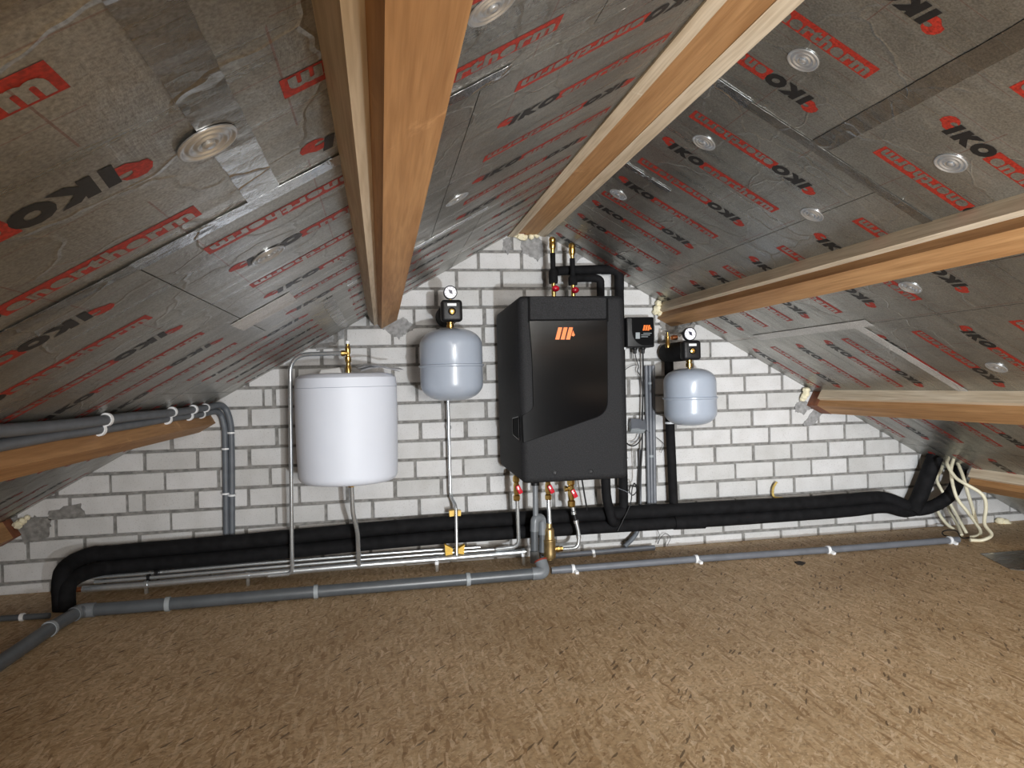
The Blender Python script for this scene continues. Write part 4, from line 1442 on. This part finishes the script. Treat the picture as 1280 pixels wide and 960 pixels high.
for i, (x0, x1, lab) in enumerate(((807.6, 811.3, 'left grey conduit of the three beside the small right vessel'), (812.2, 814.8, 'middle grey conduit of the three beside the small right vessel'),
                                   (816.2, 818.6, 'right grey conduit of the three beside the small right vessel'))):
    q = pp([(x0, 457, -0.022 - 0.004 * i), (x1, 634, -0.022 - 0.004 * i)])
    tt = thing('wall_conduit', lab, 'conduit', q[-1])
    obj('pipe', MB().tube(q, 0.0098, seg=12), 'grey_conduit', tt)
    for py in ((479, 570) if i == 1 else ()):
        cc = q[0].lerp(q[1], (py - 457) / 177)
        clip_on(tt, cc, (0, 0, 1), 0.0102, 'grey_box', 'clip', 0.012)
q = pp([(800.5, 562, -0.03), (800.2, 636, -0.03)])
tt = thing('wall_conduit', 'slim grey-blue conduit stub left of the three conduits', 'conduit', q[-1])
obj('pipe', MB().tube(q, 0.007, seg=10), 'grey_conduit', tt)
tt = thing('wall_conduit', 'grey conduit bend emerging below the black pipes', 'conduit', P(783, 682, -0.07))
obj('pipe', MB().tube(pp([(798, 650, -0.05), (796.5, 664, -0.05), (790, 674, -0.06), (781, 683, -0.07)]), 0.0115, smooth=True, seg=12), 'ribbed_conduit', tt)

# small junction box
c = P(797, 532, -0.05)
t = thing('junction_box', 'small grey junction box tilted behind the unit', 'junction box', c)
M = Matrix.Translation(c) @ Matrix.Rotation(math.radians(-38), 4, 'X') @ Matrix.Rotation(math.radians(8), 4, 'Y')
obj('box', MB().box((-0.038, -0.012, -0.030), (0.038, 0.030, 0.030), 0.005, M, seg=2), 'grey_box', t)
obj('lid', MB().box((-0.040, -0.018, -0.032), (0.040, -0.012, 0.032), 0.002, M), 'grey_conduit', t)

# ------------------------------------------------------------------ cream cables at the right corner
def zc(lst, y0, y1, ym=0.0):
    n = len(lst)
    out = []
    for i, (x, y) in enumerate(lst):
        px, py = 1140 + x / 7.386, 560 + y / 7.386
        u = i / (n - 1)
        Y = y0 + (y1 - y0) * u + (ym or 0.0) * 4 * u * (1 - u)
        v = P(px, py, Y)
        if v.z < FLOOR + 0.009:
            v = PF(px, py, 0.009)
        out.append(v)
    return out


for lst, y0, y1, ym, lab in (
        ([(335, 90), (325, 150), (400, 270), (500, 335), (620, 405), (672, 470), (682, 560), (670, 700), (735, 800), (650, 850), (535, 850)], -0.25, -0.27, -0.22, 'cream cable swinging furthest right before reaching the floor'),
        ([(385, 95), (360, 200), (375, 330), (420, 470), (520, 600), (625, 750), (615, 805), (545, 825)], -0.22, -0.26, -0.08, 'cream cable crossing behind the rightmost loop, second from right'),
        ([(410, 110), (470, 260), (510, 400), (560, 560), (600, 700), (632, 790)], -0.18, -0.24, -0.12, 'cream cable descending almost straight from the roof, middle of the bunch'),
        ([(280, 170), (262, 220), (228, 290), (280, 400), (370, 545), (440, 670), (505, 790)], -0.04, -0.22, 0.0, 'cream cable passing behind the black pipe bend'),
        ([(225, 560), (270, 640), (330, 710), (392, 755)], -0.05, -0.16, 0.0, 'short cream cable left of the bunch below the black pipe'),
        ([(320, 500), (350, 580), (410, 690), (460, 805)], -0.05, -0.21, 0.0, 'cream cable below the black bend, third from left')):
    tag(obj('cream_cable', MB().tube(zc(lst, y0, y1, ym), 0.0088, smooth=True, seg=10), 'cream_cable'), lab, 'cable', 'cream cables in the right corner')
tag(obj('cable', MB().tube([PF(1190, 671, 0.01), PF(1180, 669, 0.012), PF(1178, 665, 0.02), PF(1186, 662.5, 0.03), PF(1196, 664, 0.02), PF(1202, 672, 0.008), PF(1212, 672, 0.01)], 0.003, smooth=True, seg=8), 'black_plastic'),
    'thin black wire loop on the floor at the cream cables', 'cable')

# foil offcut and dark flake on the floor
mb = MB().add([PF(1225, 692, 0.003), PF(1300, 686, 0.003), PF(1310, 716, 0.004), PF(1262, 711, 0.003)], [[0, 3, 2, 1]])
o = tag(obj('foil_sheet', mb, 'foil_tape_dark_reflection', smooth=False), 'grey foil sheet on the floor in the right corner', 'sheet')
md = o.modifiers.new('solid', 'SOLIDIFY')
md.thickness = 0.002


def flake(pts, label, mat='floor_chip'):
    mb = MB().prism([PF(px, py, 0.0005) for px, py in pts], (0, 0, 0.004))
    tag(obj('wood_flake', mb, mat, smooth=False), label, 'debris')


flake([(993, 703), (1000, 702), (1007, 704), (1003, 707), (997, 706)], 'small black flake on the floor behind the thin conduit, right half')

GROUPS = {'purlin': 'timber purlins of the two roof slopes', 'ball_valve': 'red-handled valves under the heating unit', 'expansion_vessel': 'grey expansion vessels',
          'safety_group': 'black valve groups above the grey vessels', 'air_vent_riser': 'brass air vents above the heating unit', 'wall_conduit': 'grey conduits right of the heating unit',
          'insulated_pipe': 'black insulated pipes', 'steel_pipe': 'chrome pipes', 'floor_conduit': 'grey conduits on the floor', 'ribbed_conduit': 'grey conduits at the left wall',
          'pipe_clip': 'yellow pipe clips', 'foam_seal': 'foam at the beam ends and pipes', 'cable': 'thin wires and cables'}
for o in list(bpy.data.objects):
    nm = o.name.split('.')[0]
    if o.parent is None and nm in GROUPS and 'group' not in o:
        o['group'] = GROUPS[nm]
    if '_org' in o:
        del o['_org']
